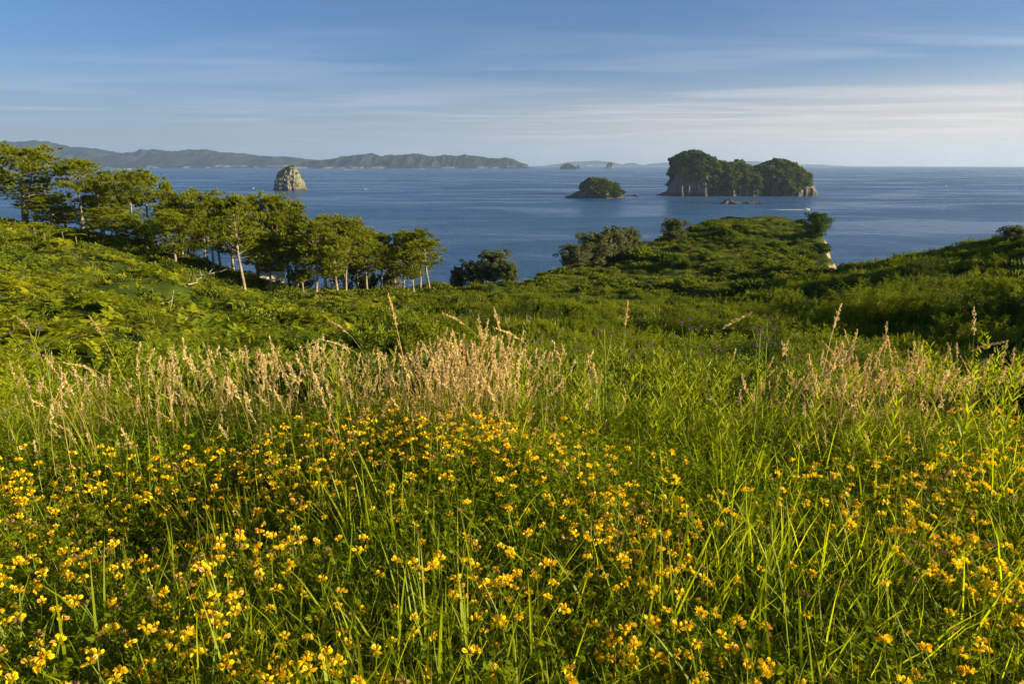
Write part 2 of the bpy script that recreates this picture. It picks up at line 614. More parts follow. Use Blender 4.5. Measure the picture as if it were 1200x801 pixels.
for px in (-250, 0, 300, 600, 900, 1200, 1450):        # the meadow crest round the camera
    for Y, d in ((0.5, 1.50), (1.0, 1.47), (2.0, 1.52), (3.3, 1.62)):
        u = (px - 600) / 800
        CTRL.append((u * Y, Y, EYE - d))
    u = (px - 600) / 800
    CTRL.append((u * 4.6, 4.6, EYE - 1.95))
    CTRL.append((u * 7.0, 7.0, EYE - 3.0))
for a in [  # px, py, Y, vegetation height
    (-300, 400, 11, .6), (0, 425, 11, .6), (150, 420, 14, .7), (350, 415, 14, .5), (600, 430, 10.5, .6), (850, 425, 11, .8), (1050, 425, 12, .8), (1190, 415, 12, .9), (1450, 395, 12, .9),
    (-300, 330, 32, .6), (0, 395, 22, .6), (200, 395, 27, .6), (400, 385, 36, .6), (600, 385, 30, .8), (800, 395, 24, .9), (950, 385, 24, .9), (1100, 395, 19, .9), (1200, 385, 20, .9), (1450, 340, 24, .9),
    (-300, 280, 65, .6), (0, 350, 45, .6), (120, 368, 44, .6), (250, 375, 50, .6), (450, 368, 60, .5), (600, 368, 50, .8), (750, 378, 40, .9), (900, 362, 40, .9), (1100, 345, 42, .9), (1200, 335, 42, .9),
    (-300, 240, 110, .8), (0, 300, 72, .6), (100, 318, 74, .6), (200, 335, 78, .6), (282, 343, 88, .5), (350, 352, 88, .4), (410, 352, 94, .4), (500, 350, 92, .3), (560, 352, 88, .3), (650, 352, 80, .7), (760, 358, 72, .8), (880, 345, 66, .9), (1000, 325, 68, .9), (1100, 310, 68, .9), (1200, 297, 62, .9), (1450, 262, 60, .9),
    (0, 262, 108, .5), (39, 258, 122, .3), (105, 276, 114, .3), (182, 292, 108, .3), (240, 318, 104, .3), (310, 345, 104, .3), (400, 347, 108, .3), (490, 342, 118, .3), (560, 336, 112, .5), (620, 335, 118, .5), (690, 338, 118, .6), (780, 345, 100, .6), (860, 345, 96, .7),
    (1200, 279, 78, .8), (1130, 293, 82, .8), (1060, 303, 86, .8), (1010, 312, 91, .8), (975, 318, 97, .8), (930, 326, 99, .8), (1450, 235, 78, .8), (1700, 200, 78, .8),
    (650, 322, 134, .5), (700, 308, 150, .5), (720, 322, 135, .5), (800, 310, 138, .6), (760, 286, 168, .6), (830, 262, 190, .6), (800, 285, 165, .5), (880, 256, 198, .7), (880, 290, 160, .5), (940, 266, 186, .5), (930, 300, 145, .5), (968, 300, 150, .5), (968, 280, 172, .5),
    (0, 258, 150, 0), (200, 300, 140, 0), (400, 350, 135, 0), (-500, 215, 160, 0),
]:
    ctrl(*a)
CT = np.array(CTRL)


def rbf_feat(x, y):
    r = np.hypot(x, y) + 0.4
    az = np.clip(np.arctan2(x, np.maximum(y, -1e9)), -1.05, 1.05)
    return np.stack([az * 1.5, np.log(r) * 1.0], -1)


_F = rbf_feat(CT[:, 0], CT[:, 1])
_R = np.log(np.hypot(CT[:, 0], CT[:, 1]) + 0.4)
_V = (EYE - CT[:, 2]) / (np.hypot(CT[:, 0], CT[:, 1]) + 3.0)       # drop per metre: smooth over log distance


def _k(d):
    return np.sqrt(d * d + 0.08 ** 2)


_D = np.linalg.norm(_F[:, None] - _F[None], axis=-1)
_A = np.zeros((len(_F) + 1,) * 2)
_A[:-1, :-1] = _k(_D) - np.eye(len(_F)) * 0.015
_A[:-1, -1] = 1
_A[-1, :-1] = 1
_w = np.linalg.solve(_A, np.append(_V, 0))


def poly_px(lst):
    return [(at(px, 300, Y).x * 1.0, Y) for px, Y in lst]


COAST = poly_px([(-700, 190), (-300, 165), (0, 150), (120, 138), (200, 132), (300, 126), (400, 124), (470, 130), (525, 132), (560, 122), (600, 124), (650, 146),
                 (700, 164), (760, 180), (830, 205), (880, 213), (930, 206), (962, 188), (972, 172), (972, 150), (968, 126), (985, 108), (1060, 98), (1140, 92), (1220, 88), (1400, 88), (1600, 84)])
COAST = COAST + [(230, 20), (260, -120), (120, -330), (-300, -330), (-420, 0)]
CO = np.array(COAST)


def coast_sd(x, y):
    """signed distance to the coast polygon (positive inside)"""
    x, y = np.asarray(x, float), np.asarray(y, float)
    d = np.full(x.shape, 1e9)
    ins = np.zeros(x.shape, bool)
    n = len(CO)
    for i in range(n):
        ax, ay = CO[i]
        bx, by = CO[(i + 1) % n]
        ex, ey = bx - ax, by - ay
        t = np.clip(((x - ax) * ex + (y - ay) * ey) / (ex * ex + ey * ey), 0, 1)
        d = np.minimum(d, np.hypot(x - ax - t * ex, y - ay - t * ey))
        c = ((ay > y) != (by > y)) & (x < (bx - ax) * (y - ay) / (by - ay + 1e-12) + ax)
        ins ^= c
    return np.where(ins, d, -d)


def ground(x, y, detail=True):
    x, y = np.asarray(x, float), np.asarray(y, float)
    shp = x.shape
    xf, yf = x.ravel(), y.ravel()
    out = np.empty(len(xf))
    for i in range(0, len(xf), 20000):
        f = rbf_feat(xf[i:i + 20000], yf[i:i + 20000])
        d = np.sqrt(((f[:, None] - _F[None]) ** 2).sum(-1))
        out[i:i + 20000] = _k(d) @ _w[:-1] + _w[-1]
    r = np.hypot(xf, yf)
    z = EYE - out * (r + 3.0)
    near = np.maximum(0, -yf)
    z = z + near * 0.06
    if detail:
        z = z + fbm(xf * 0.9, yf * 0.9, seed=3, octaves=3) * 0.045 * sstep(0.5, 3, r)
        # hollow front left and rise right of it, both shaped to shade that patch
        z = z - 0.25 * np.exp(-(((xf + 1.35) / 0.75) ** 2 + ((yf - 2.3) / 0.42) ** 2))
        z = z + 0.07 * np.exp(-(((xf + 0.05) / 0.5) ** 2 + ((yf - 2.6) / 0.7) ** 2))
        m = sstep(7, 22, r) * (1 - 0.7 * sstep(100, 140, r))
        z = z + m * (0.98 * fbm(xf * 0.16 + yf * 0.03, yf * 0.21, seed=11, octaves=3) + 0.9 * vnoise(xf * 0.055, yf * 0.075, seed=19))
        z = z + sstep(100, 140, r) * 0.8 * fbm(xf * 0.07, yf * 0.07, seed=23, octaves=3)
    s = coast_sd(xf, yf) + 2.5 * fbm(xf * 0.05, yf * 0.05, seed=31, octaves=3)
    cl_ = sstep(1.5, -10, s)
    low_ = -6 - 0.02 * np.abs(s)
    z = z * (1 - cl_) + low_ * cl_
    return z.reshape(shp)


def gz(x, y):
    return float(ground(np.array([x]), np.array([y]))[0])


# terrain sheet (polar grid round the camera, fine where seen)
def build_terrain():
    az_f = np.radians(np.linspace(-46, 46, 300))
    az_s = np.radians(np.concatenate([np.linspace(46, 314, 68)[1:-1]]))
    az = np.concatenate([az_f, az_s])
    nr = 330
    rr_ = np.concatenate([[0.0], np.geomspace(0.4, 420, nr)])
    A, Rr = np.meshgrid(az, rr_, indexing='xy')
    X, Y = Rr * np.sin(A), Rr * np.cos(A)
    Z = ground(X, Y)
    V = np.stack([X, Y, Z], -1).reshape(-1, 3)
    na_ = len(az)
    i = np.arange(len(rr_) - 1)[:, None]
    j = np.arange(na_)[None]
    j2 = (j + 1) % na_
    F = np.stack([i * na_ + j, i * na_ + j2, (i + 1) * na_ + j2, (i + 1) * na_ + j], -1).reshape(-1, 4)
    mb = MB().add(V, F[:, ::-1])
    o = mb.obj('terrain', [M_ground], smooth=True)
    return tag(o, kind='structure')


build_terrain()


def build_sea():
    az = np.radians(np.linspace(0, 360, 181)[:-1])
    rr_ = np.concatenate([[60.0], np.geomspace(100, 33500, 90)])
    A, Rr = np.meshgrid(az, rr_, indexing='xy')
    X, Y = Rr * np.sin(A), Rr * np.cos(A)
    V = np.stack([X, Y, sea_z(X, Y)], -1).reshape(-1, 3)
    n_ = len(az)
    i = np.arange(len(rr_) - 1)[:, None]
    j = np.arange(n_)[None]
    j2 = (j + 1) % n_
    F = np.stack([i * n_ + j, i * n_ + j2, (i + 1) * n_ + j2, (i + 1) * n_ + j], -1).reshape(-1, 4)
    # close the middle under the land
    V = np.concatenate([V, [[0, 0, 0]]])
    F2 = np.array([[len(V) - 1, (k + 1) % n_, k] for k in range(n_)])
    mb = MB()
    mb.add(V, F[:, ::-1])
    mb.add(V[[len(V) - 1] + list(range(n_))], np.array([[0, k + 1, (k + 1) % n_ + 1] for k in range(n_)])[:, ::-1])
    o = mb.obj('sea', [M_sea], smooth=True)
    tag(o, kind='structure')


build_sea()


# ------------------------------------------------------------------ far hills
def hill(name, base_py, prof, Y, depth, label, seed, ridge=0.6, n=(260, 60), front=0.25, skew=1.0):
    """hills as a height field whose skyline follows a measured profile; stands at its real distance"""
    prof = np.array(prof, float)
    xs = np.linspace(prof[0, 0], prof[-1, 0], n[0])
    top = np.interp(xs, prof[:, 0], prof[:, 1])
    P = np.array([at(px, py, Y)[:] for px, py in zip(xs, top)])
    Xw = P[:, 0]
    zt = P[:, 2]
    t = np.linspace(0, 1, n[1])
    XX = np.repeat(Xw[:, None], n[1], 1)
    TT = np.repeat(t[None], n[0], 0)
    # local depth coordinate: shore at t=0, crest at t=front.., down again behind
    YY = Y + (TT - 0.5) * depth
    sc = depth * 0.35
    nx_, ny_ = XX / sc, YY / sc
    shape = np.where(TT < 0.5, np.sin(np.clip(TT / 0.5, 0, 1) * math.pi / 2) ** 0.75, np.cos((TT - 0.5) / 0.5 * math.pi / 2) ** 0.8)
    bz = sea_z(XX, YY)
    H = (zt[:, None] - sea_z(Xw, Y)[:, None])
    spur = ridged(nx_ * 3.0, ny_ * 0.9, seed=seed, octaves=6, gain=0.52) * 0.5
    rel = shape * (1 + ridge * (spur - 0.75) * (1 - 0.88 * np.exp(-((TT - 0.5) / 0.12) ** 2)))
    bumps = fbm(nx_ * 14, ny_ * 14, seed=seed + 5, octaves=3) * 0.03
    Z = bz + np.maximum(H * (rel + bumps * shape), -5) - 4 * (shape < 0.02)
    Z[:, 0] = bz[:, 0] - 15
    Z[:, -1] = bz[:, -1] - 15
    V = np.stack([XX, YY, Z], -1).reshape(-1, 3)
    i = np.arange(n[0] - 1)[:, None]
    j = np.arange(n[1] - 1)[None]
    F = np.stack([i * n[1] + j, (i + 1) * n[1] + j, (i + 1) * n[1] + j + 1, i * n[1] + j + 1], -1).reshape(-1, 4)
    o = MB().add(V, F).obj(name, [M_hill], smooth=True)
    tag(o, kind='structure')
    return o


hill('headland_hills', 196, [(-260, 158), (-120, 166), (0, 165), (35, 163.8), (60, 167), (80, 172), (100, 173), (120, 175), (137, 178.5), (160, 177), (185, 174.5), (200, 177), (220, 175), (245, 175.5), (260, 178), (275, 179), (300, 181),
     (320, 183), (332, 182.5), (345, 184), (360, 186), (372, 187.5), (380, 190), (386, 197.5)], 11000, 2600, '', 3, n=(420, 90))
hill('headland_hills', 196, [(345, 197.5), (360, 189), (380, 187), (400, 183.5), (415, 181.5), (436, 179.3), (448, 183), (455, 180.5), (465, 182), (485, 179.5), (500, 182), (510, 182.8), (520, 181.3), (535, 182), (545, 181), (560, 182),
     (572, 184.5), (580, 185.5), (592, 184), (602, 186), (610, 190), (618, 192.5), (623, 196.5)], 9200, 1500, '', 9, n=(360, 80))
hill('distant_island_hills', 193.5, [(636, 195), (645, 193), (655, 192), (664, 190), (680, 189), (700, 188.3), (712, 189.5), (722, 191), (730, 193.2), (736, 191), (742, 190.6), (747, 193), (757, 193.2), (765, 191.5), (780, 190.5), (800, 191), (815, 192),
     (840, 190), (862, 188.6), (886, 189), (900, 191), (925, 192.5), (960, 192.8), (980, 194.5)], 21000, 2500, '', 21, n=(300, 24), ridge=0.2)

# ------------------------------------------------------------------ scatter through geometry nodes
_PROTO = {}


def proto_collection(name, meshes):
    col = bpy.data.collections.new(name)
    for i, me in enumerate(meshes):
        o = bpy.data.objects.new('%s_%02d' % (name, i), me)
        col.objects.link(o)
    return col


def scatter(name, col, P, R, Sx, idx, kind='stuff', label=None, parent=None):
    me = bpy.data.meshes.new(name)
    n_ = len(P)
    me.vertices.add(n_)
    me.vertices.foreach_set('co', np.asarray(P, float).ravel())
    a = me.attributes.new('turn', 'FLOAT_VECTOR', 'POINT')
    a.data.foreach_set('vector', np.asarray(R, float).ravel())
    Sx = np.asarray(Sx, float)
    if Sx.ndim == 1:
        Sx = np.repeat(Sx[:, None], 3, 1)
    a = me.attributes.new('size', 'FLOAT_VECTOR', 'POINT')
    a.data.foreach_set('vector', Sx.ravel())
    a = me.attributes.new('pick', 'INT', 'POINT')
    a.data.foreach_set('value', np.asarray(idx, np.int32))
    me.update()
    o = link(name, me, parent)
    ng = bpy.data.node_groups.new(name + '_spread', 'GeometryNodeTree')
    ng.interface.new_socket('Geometry', in_out='INPUT', socket_type='NodeSocketGeometry')
    ng.interface.new_socket('Geometry', in_out='OUTPUT', socket_type='NodeSocketGeometry')
    gi = ng.nodes.new('NodeGroupInput')
    go = ng.nodes.new('NodeGroupOutput')
    ip = ng.nodes.new('GeometryNodeInstanceOnPoints')
    ci = ng.nodes.new('GeometryNodeCollectionInfo')
    ci.inputs['Collection'].default_value = col
    ci.inputs['Separate Children'].default_value = True
    ci.inputs['Reset Children'].default_value = True
    ng.links.new(gi.outputs[0], ip.inputs['Points'])
    ng.links.new(ci.outputs[0], ip.inputs['Instance'])
    ip.inputs['Pick Instance'].default_value = True

    def attr(nm, ty):
        nd = ng.nodes.new('GeometryNodeInputNamedAttribute')
        nd.data_type = ty
        nd.inputs['Name'].default_value = nm
        return nd.outputs[0]
    ng.links.new(attr('pick', 'INT'), ip.inputs['Instance Index'])
    er = ng.nodes.new('FunctionNodeEulerToRotation')
    ng.links.new(attr('turn', 'FLOAT_VECTOR'), er.inputs[0])
    ng.links.new(er.outputs[0], ip.inputs['Rotation'])
    ng.links.new(attr('size', 'FLOAT_VECTOR'), ip.inputs['Scale'])
    ng.links.new(ip.outputs[0], go.inputs[0])
    mod = o.modifiers.new('spread', 'NODES')
    mod.node_group = ng
    if kind: o['kind'] = kind
    if label: o['label'] = label
    return o


# ------------------------------------------------------------------ leaf templates
LEAF_V = np.array([(0, 0, 0), (0.28, 0.05, 0.45), (0, 0, 1), (-0.28, 0.05, 0.45)])
LEAF_F = np.array([(0, 1, 2), (0, 2, 3)])
NEED_V = np.array([(-0.5, 0, 0), (0.5, 0, 0), (0, 0, 1)])
NEED_F = np.array([(0, 1, 2)])


def bush_mesh(name, seed, m, radius=0.5, height=0.6, n_tw=40, leaves=18, lsize=0.09, up=0.5, lw=1.0, twig=0.35, hollow=0.45):
    """a leafy dome made of short leafy shoots"""
    r = np.random.default_rng(seed)
    mb = MB()
    a = r.uniform(0, 2 * math.pi, n_tw)
    el = np.arcsin(r.uniform(0.02, 1, n_tw))
    d = np.stack([np.cos(a) * np.cos(el), np.sin(a) * np.cos(el), np.sin(el)], 1)
    lump = 1 + 0.30 * vnoise(d[:, 0] * 2 + seed, d[:, 1] * 2, d[:, 2] * 2, seed)
    tip = d * np.array([radius, radius, height]) * (lump * r.uniform(0.75, 1.08, n_tw))[:, None]
    base = tip * hollow
    sd = tip - base + np.array([0, 0, up * twig])
    sd /= np.linalg.norm(sd, axis=1, keepdims=True)
    t = r.uniform(0, 1, (n_tw, leaves))
    P = tip[:, None] + sd[:, None] * ((t - 1) * twig)[..., None]
    ld = sd[:, None] * r.uniform(0.3, 1.1, (n_tw, leaves, 1)) + rand_dirs(n_tw * leaves, r).reshape(n_tw, leaves, 3) * 0.75 + np.array([0, 0, 0.15])
    P = P.reshape(-1, 3) + r.normal(0, 0.02 * radius, (n_tw * leaves, 3))
    R = dirs_to_R(ld.reshape(-1, 3), r.uniform(0, 6.28, len(P)))
    s = lsize * r.uniform(0.6, 1.3, len(P))
    mb.strew(LEAF_V, LEAF_F, R, np.stack([s * lw, s, s], 1), P)
    return mb.mesh(name, [m])


def plume_mesh(name, seed, m, n_sh=14, height=0.55, spread=0.35, leaves=46, ls=0.06):
    """heath-like bush of upright plume shoots with fine side sprays"""
    r = np.random.default_rng(seed)
    mb = MB()
    P, D, Sz = [], [], []
    for k in range(n_sh):
        a = r.uniform(0, 6.28)
        rad = spread * math.sqrt(r.uniform(0, 1))
        b = np.array([math.cos(a) * rad, math.sin(a) * rad, 0])
        H = height * r.uniform(0.6, 1.15) * (1 - 0.45 * (rad / spread) ** 2)
        lean = np.array([math.cos(a), math.sin(a), 0]) * r.uniform(0.0, 0.35) + np.append(r.normal(0, 0.1, 2), 0)
        for q in range(leaves):
            t = r.uniform(0.15, 1)
            aa = r.uniform(0, 6.28)
            wd = 0.11 * (1.15 - t) * height / 0.55
            o = np.array([math.cos(aa), math.sin(aa), 0.0])
            P.append(b + lean * H * t * t + np.array([0, 0, H * t]) + o * wd * r.uniform(0, 1))
            D.append(o * 0.8 + np.array([0, 0, 0.9]) + lean * 0.5)
            Sz.append(ls * r.uniform(0.6, 1.4))
    P, D, Sz = np.array(P), np.array(D), np.array(Sz)
    mb.strew(LEAF_V, LEAF_F, dirs_to_R(D, r.uniform(0, 6.28, len(P))), np.stack([Sz * 0.55, Sz, Sz], 1), P)
    return mb.mesh(name, [m])


def fern_mesh(name, seed, m, fronds=5, L=0.7, pairs=12, tilt=0.35):
    """bracken: arched triangular fronds made of paired pinnae"""
    r = np.random.default_rng(seed)
    mb = MB()
    V, D, Sz, Rl = [], [], [], []
    for k in range(fronds):
        a = k / fronds * 6.28 + r.uniform(-0.5, 0.5)
        LL = L * r.uniform(0.75, 1.15)
        out_ = np.array([math.cos(a), math.sin(a), 0])
        side = np.array([-math.sin(a), math.cos(a), 0])
        rise = r.uniform(0.25, 0.75) * tilt * 2
        b = np.array([0, 0, L * r.uniform(0.25, 0.5)]) + out_ * 0.05
        pts = []
        for q in range(pairs + 1):
            t = q / pairs
            p_ = b + out_ * LL * t + np.array([0, 0, LL * (rise * t - 0.75 * rise * t * t - 0.12 * t * t)])
            pts.append(p_)
            if q:
                w_ = LL * 0.42 * (1 - t) ** 0.8 + 0.02
                for sg in (-1, 1):
                    V.append(p_)
                    D.append(side * sg + out_ * 0.45 + np.array([0, 0, 0.12 - 0.15 * t]))
                    Sz.append((LL / pairs * 1.05, w_ * r.uniform(0.8, 1.1)))
                    Rl.append(r.uniform(-0.3, 0.3))
        pts = np.array(pts)
        wv = 0.006
        for q in range(0, pairs, 3):
            q2 = min(pairs, q + 3)
            mb.add([pts[q] - side * wv, pts[q] + side * wv, pts[q2] + side * wv, pts[q2] - side * wv], [(0, 1, 2, 3)])
    V, D, Sz = np.array(V), np.array(D), np.array(Sz)
    # pinna lies flat: build frame with x along width in frond plane
    d = D / np.linalg.norm(D, axis=1, keepdims=True)
    upv = np.array([0, 0, 1.0]) + r.normal(0, 0.25, d.shape)
    xx = np.cross(upv, d)
    xx /= np.linalg.norm(xx, axis=1, keepdims=True)
    yy = np.cross(d, xx)
    R = np.stack([xx, yy, d], 2)
    tv = np.array([(-.5, 0, 0), (.5, 0, 0.02), (0.42, 0.02, .4), (0, 0.0, 1), (-.42, 0.02, .4)])
    tf = np.array([(0, 1, 2), (0, 2, 4), (4, 2, 3)])
    mb.strew(tv, tf, R, np.stack([Sz[:, 0], Sz[:, 1], Sz[:, 1]], 1), V)
    return mb.mesh(name, [m])


def blade_pts(L, bend, a, lean, segs):
    t = np.linspace(0, 1, segs + 1)
    out_ = np.array([math.cos(a), math.sin(a), 0])
    ang = lean + bend * t ** 1.6
    dl = L / segs
    p = [np.zeros(3)]
    for i in range(segs):
        th = ang[i]
        p.append(p[-1] + (out_ * math.sin(th) + np.array([0, 0, math.cos(th)])) * dl)
    return np.array(p), out_


def add_blade(mb, base, L, w, a, lean, bend, segs=5, mat=0, twist=0.0):
    p, out_ = blade_pts(L, bend, a, lean, segs)
    p = p + base
    side = np.array([-math.sin(a + twist), math.cos(a + twist), 0])
    t = np.linspace(0, 1, segs + 1)
    ww = w * np.minimum(1, (1 - t) * 1.8) ** 0.7 * (0.6 + 0.4 * np.minimum(1, t * 4)) * 0.5
    Lf = p - side * ww[:, None]
    Rt = p + side * ww[:, None]
    V = np.concatenate([Lf, Rt])
    n_ = segs + 1
    F = [(i, n_ + i, n_ + i + 1, i + 1) for i in range(segs)]
    mb.add(V, F, mat)
    return p


def grass_mesh(name, seed, mats, n=18, L=0.45, w=0.006, spread=0.06, lean=0.35, bend=1.1, dry=0.0, segs=5):
    r = np.random.default_rng(seed)
    mb = MB()
    for k in range(n):
        a = r.uniform(0, 6.28)
        b = np.array([*(r.normal(0, spread, 2)), -0.03])
        add_blade(mb, b, L * r.uniform(0.5, 1.15), w * r.uniform(0.6, 1.3), a, abs(r.normal(0, lean * .6)), bend * r.uniform(0.1, 1.2), segs,
                  1 if r.uniform() < dry else 0, r.uniform(-0.8, 0.8))
    return mb.mesh(name, mats)


def clover_mesh(name, seed, mats, n=26, H=0.26, rad=0.12, ls=0.014):
    """trefoil foliage: thin stems set with three-leaved leaves"""
    r = np.random.default_rng(seed)
    mb = MB()
    P, D, Sz = [], [], []
    for k in range(n):
        a = r.uniform(0, 6.28)
        b = np.array([*(r.normal(0, rad * .6, 2)), 0])
        hh_ = H * r.uniform(0.55, 1.15)
        p_ = add_blade(mb, b, hh_, 0.0032, a, r.uniform(0, 0.3), r.uniform(0, 0.6), 3, 1)
        for q in range(7):
            t = (q + r.uniform(0.2, 1)) / 7
            c = p_[0] + (p_[-1] - p_[0]) * t
            c = np.array([np.interp(t, np.linspace(0, 1, 4), p_[:, i]) for i in range(3)])
            aa = r.uniform(0, 6.28)
            for s3 in (-0.9, 0, 0.9):
                P.append(c + np.array([math.cos(aa), math.sin(aa), 0.2]) * 0.008)
                D.append(np.array([math.cos(aa + s3), math.sin(aa + s3), r.uniform(0.1, 0.9)]))
                Sz.append(ls * r.uniform(0.7, 1.35))
    P, D, Sz = np.array(P), np.array(D), np.array(Sz)
    tv = np.array([(0, 0, 0), (0.24, 0, 0.6), (0, 0.04, 1), (-0.24, 0, 0.6)])
    mb.strew(tv, LEAF_F, dirs_to_R(D, r.normal(1.57, 0.5, len(P)) * 0 + r.uniform(-0.5, 0.5, len(P))), Sz * 1.0, P)
    return mb.mesh(name, mats)


def add_floret(mb, base, d, s, roll=0.0, mat=0):
    """one pea-like floret: upright banner, two wings, a keel"""
    R = dirs_to_R(np.array([d]), np.array([roll]))[0]
    ban = np.array([(0, 0, 0.25), (0.34, 0.10, 0.55), (0.40, 0.26, 0.85), (0.20, 0.38, 1.10), (-0.20, 0.38, 1.10), (-0.40, 0.26, 0.85), (-0.34, 0.10, 0.55)])
    keel = np.array([(0, 0, 0), (0.14, -0.06, 0.5), (0.05, -0.02, 1.05), (-0.05, -0.02, 1.05), (-0.14, -0.06, 0.5), (0, -0.22, 0.55)])
    V = (ban * s) @ R.T + base
    mb.add(V, [(0, 1, 2), (0, 2, 3), (0, 3, 4), (0, 4, 5), (0, 5, 6)], mat)
    V = (keel * s) @ R.T + base
    mb.add(V, [(0, 1, 5), (1, 2, 5), (2, 3, 5), (3, 4, 5), (4, 0, 5), (1, 2, 4), (2, 3, 4)], mat)


def flower_head(mb, c, seed, n=6, s=0.0125, tiltv=(0, 0, 1)):
    r = np.random.default_rng(seed)
    for k in range(n):
        a = k / n * 6.28 + r.uniform(-0.3, 0.3)
        el = r.uniform(0.1, 0.75)
        if k == n - 1 and n > 4:
            el = 1.3
        d = np.array([math.cos(a) * math.cos(el), math.sin(a) * math.cos(el), math.sin(el)])
        add_floret(mb, np.asarray(c) + d * 0.003, d, s * r.uniform(0.8, 1.15), -math.pi / 2 + r.uniform(-0.6, 0.6), 1 if r.uniform() < 0.06 else 0)


def flower_parts(seed, n=6, H=0.16, s=0.0125):
    """stem and head meshes of one trefoil flower (base at the origin)"""
    r = np.random.default_rng(seed)
    st = MB()
    a = r.uniform(0, 6.28)
    pts, _o = blade_pts(H, r.uniform(0, 0.5), a, r.uniform(0, 0.2), 4)
    tube(st, pts, [0.0012] * 5, 4)
    hd = MB()
    flower_head(hd, pts[-1], seed, n + 2, s * 0.98)
    lf = MB()
    P, D, Sz = [], [], []
    for q in range(3):
        aa = q * 2.1 + r.uniform(0, 0.4)
        P.append(pts[-1] - np.array([0, 0, 0.004]))
        D.append(np.array([math.cos(aa), math.sin(aa), 0.1]))
        Sz.append(0.011)
    lf.strew(LEAF_V, LEAF_F, dirs_to_R(np.array(D)), np.array(Sz), np.array(P))
    return (st.mesh('trefoil_stem', [M_stemgreen]), hd.mesh('trefoil_head', [M_petal, M_bud]), lf.mesh('trefoil_bract', [M_clover]))


def seed_head_mb(mb, pts, r, length_frac=0.28, rad=0.012, n=70, ls=0.016, mat=0, branchy=0.0):
    """dry grass panicle along the upper part of a stem"""
    N_ = len(pts)
    seg = np.linalg.norm(np.diff(pts, axis=0), axis=1)
    cum = np.concatenate([[0], np.cumsum(seg)])
    L = cum[-1]
    t = r.uniform(1 - length_frac, 1.0, n)
    c = np.stack([np.interp(t * L, cum, pts[:, i]) for i in range(3)], 1)
    tt = (t - (1 - length_frac)) / length_frac
    prof = np.sin(np.clip(tt, 0, 1) * math.pi * 0.85 + 0.35)
    lob = 0.65 + 0.5 * np.sin(tt * 22 + r.uniform(0, 6))
    a = r.uniform(0, 6.28, n)
    off = np.stack([np.cos(a), np.sin(a), np.zeros(n)], 1) * (1.35 * rad * np.clip(prof, 0.1, 1) * lob * r.uniform(0.2, 1, n))[:, None]
    ax = (pts[-1] - pts[-2])
    ax = ax / np.linalg.norm(ax)
    D = ax + off / (rad + 1e-6) * 0.7 + r.normal(0, 0.15, (n, 3))
    P = c + off * (1 + branchy * 2)
    mb.strew(LEAF_V * np.array([1.1, 1, 1]), LEAF_F, dirs_to_R(D, r.uniform(0, 6.28, n)), 1.25 * ls * r.uniform(0.7, 1.3, n), P, mat)
    return mb


def stalk_meshes(seed, H=1.0, bend=0.25, lf=0.16, rad=0.010, n=80, ls=0.015, thick=0.0022, green=False):
    r = np.random.default_rng(seed)
    a = r.uniform(0, 6.28)
    pts, _o = blade_pts(H, bend, a, r.uniform(0, 0.06), 10)
    st = MB()
    tube(st, pts, np.linspace(thick, thick * 0.45, len(pts)), 4)
    hd = MB()
    seed_head_mb(hd, pts, r, lf, rad, n, ls)
    lv = MB()
    for k in range(2):
        i = r.integers(1, 5)
        add_blade(lv, pts[i], H * r.uniform(0.18, 0.35), 0.005, r.uniform(0, 6.28), 0.4, 1.6, 5)
    stm = M_stemgreen if green else M_straw
    return (st.mesh('stalk_stem', [stm]), hd.mesh('stalk_seed_head', [M_seed]), lv.mesh('stalk_leaf', [M_grass if green else M_grass_dry]), pts[-1])


# ------------------------------------------------------------------ PROTOTYPES
print('protos')
fern_col = proto_collection('bracken_kinds', [fern_mesh('bracken_frond', s, M_fern, 5, 0.75, 10) for s in (1, 2, 3, 4)] + [fern_mesh('bracken_frond', 9, M_fern_dead, 4, 0.6, 8, 0.15)])
plume_col = proto_collection('heath_kinds', [plume_mesh('heath_bush', s, M_gorse) for s in (11, 12, 13, 14)])
bush_col = proto_collection('scrub_kinds', [bush_mesh('scrub_bush', s, M_broad, 0.8, 0.75, 70, 20, 0.11, 0.4, 1.1) for s in (21, 22, 23)])
grass_col = proto_collection('grass_kinds', [grass_mesh('grass_tuft', 31, [M_grass, M_grass_dry], 14, 0.40, 0.0085, bend=1.3),
                                             grass_mesh('grass_tuft', 32, [M_grass, M_grass_dry], 12, 0.46, 0.0115, bend=1.9),
                                             grass_mesh('grass_tuft', 33, [M_grass, M_grass_dry], 24, 0.36, 0.0045, dry=0.02),
                                             grass_mesh('grass_tuft', 34, [M_grass, M_grass_dry], 22, 0.45, 0.0045, dry=0.75, bend=1.4)])
clover_col = proto_collection('trefoil_leaf_kinds', [clover_mesh('trefoil_foliage', s, [M_clover, M_stemgreen]) for s in (41, 42, 43)])


def merged_flower(seed, n, faded=False):
    a, b, c = [], [], []
    r = np.random.default_rng(seed)
    mb = MB()
    pts, _o = blade_pts(0.16, r.uniform(0, 0.5), r.uniform(0, 6.28), 0.1, 3)
    tube(mb, pts, [0.0012] * 4, 3, 2)
    flower_head(mb, pts[-1], seed, n + 2, 0.0125)
    return mb.mesh('trefoil_flowers', [M_faded if faded else M_petal, M_bud, M_stemgreen])


flower_col = proto_collection('trefoil_flower_kinds', [merged_flower(51, 5), merged_flower(52, 6), merged_flower(53, 7), merged_flower(54, 4), merged_flower(55, 3, True), merged_flower(56, 2, True)])


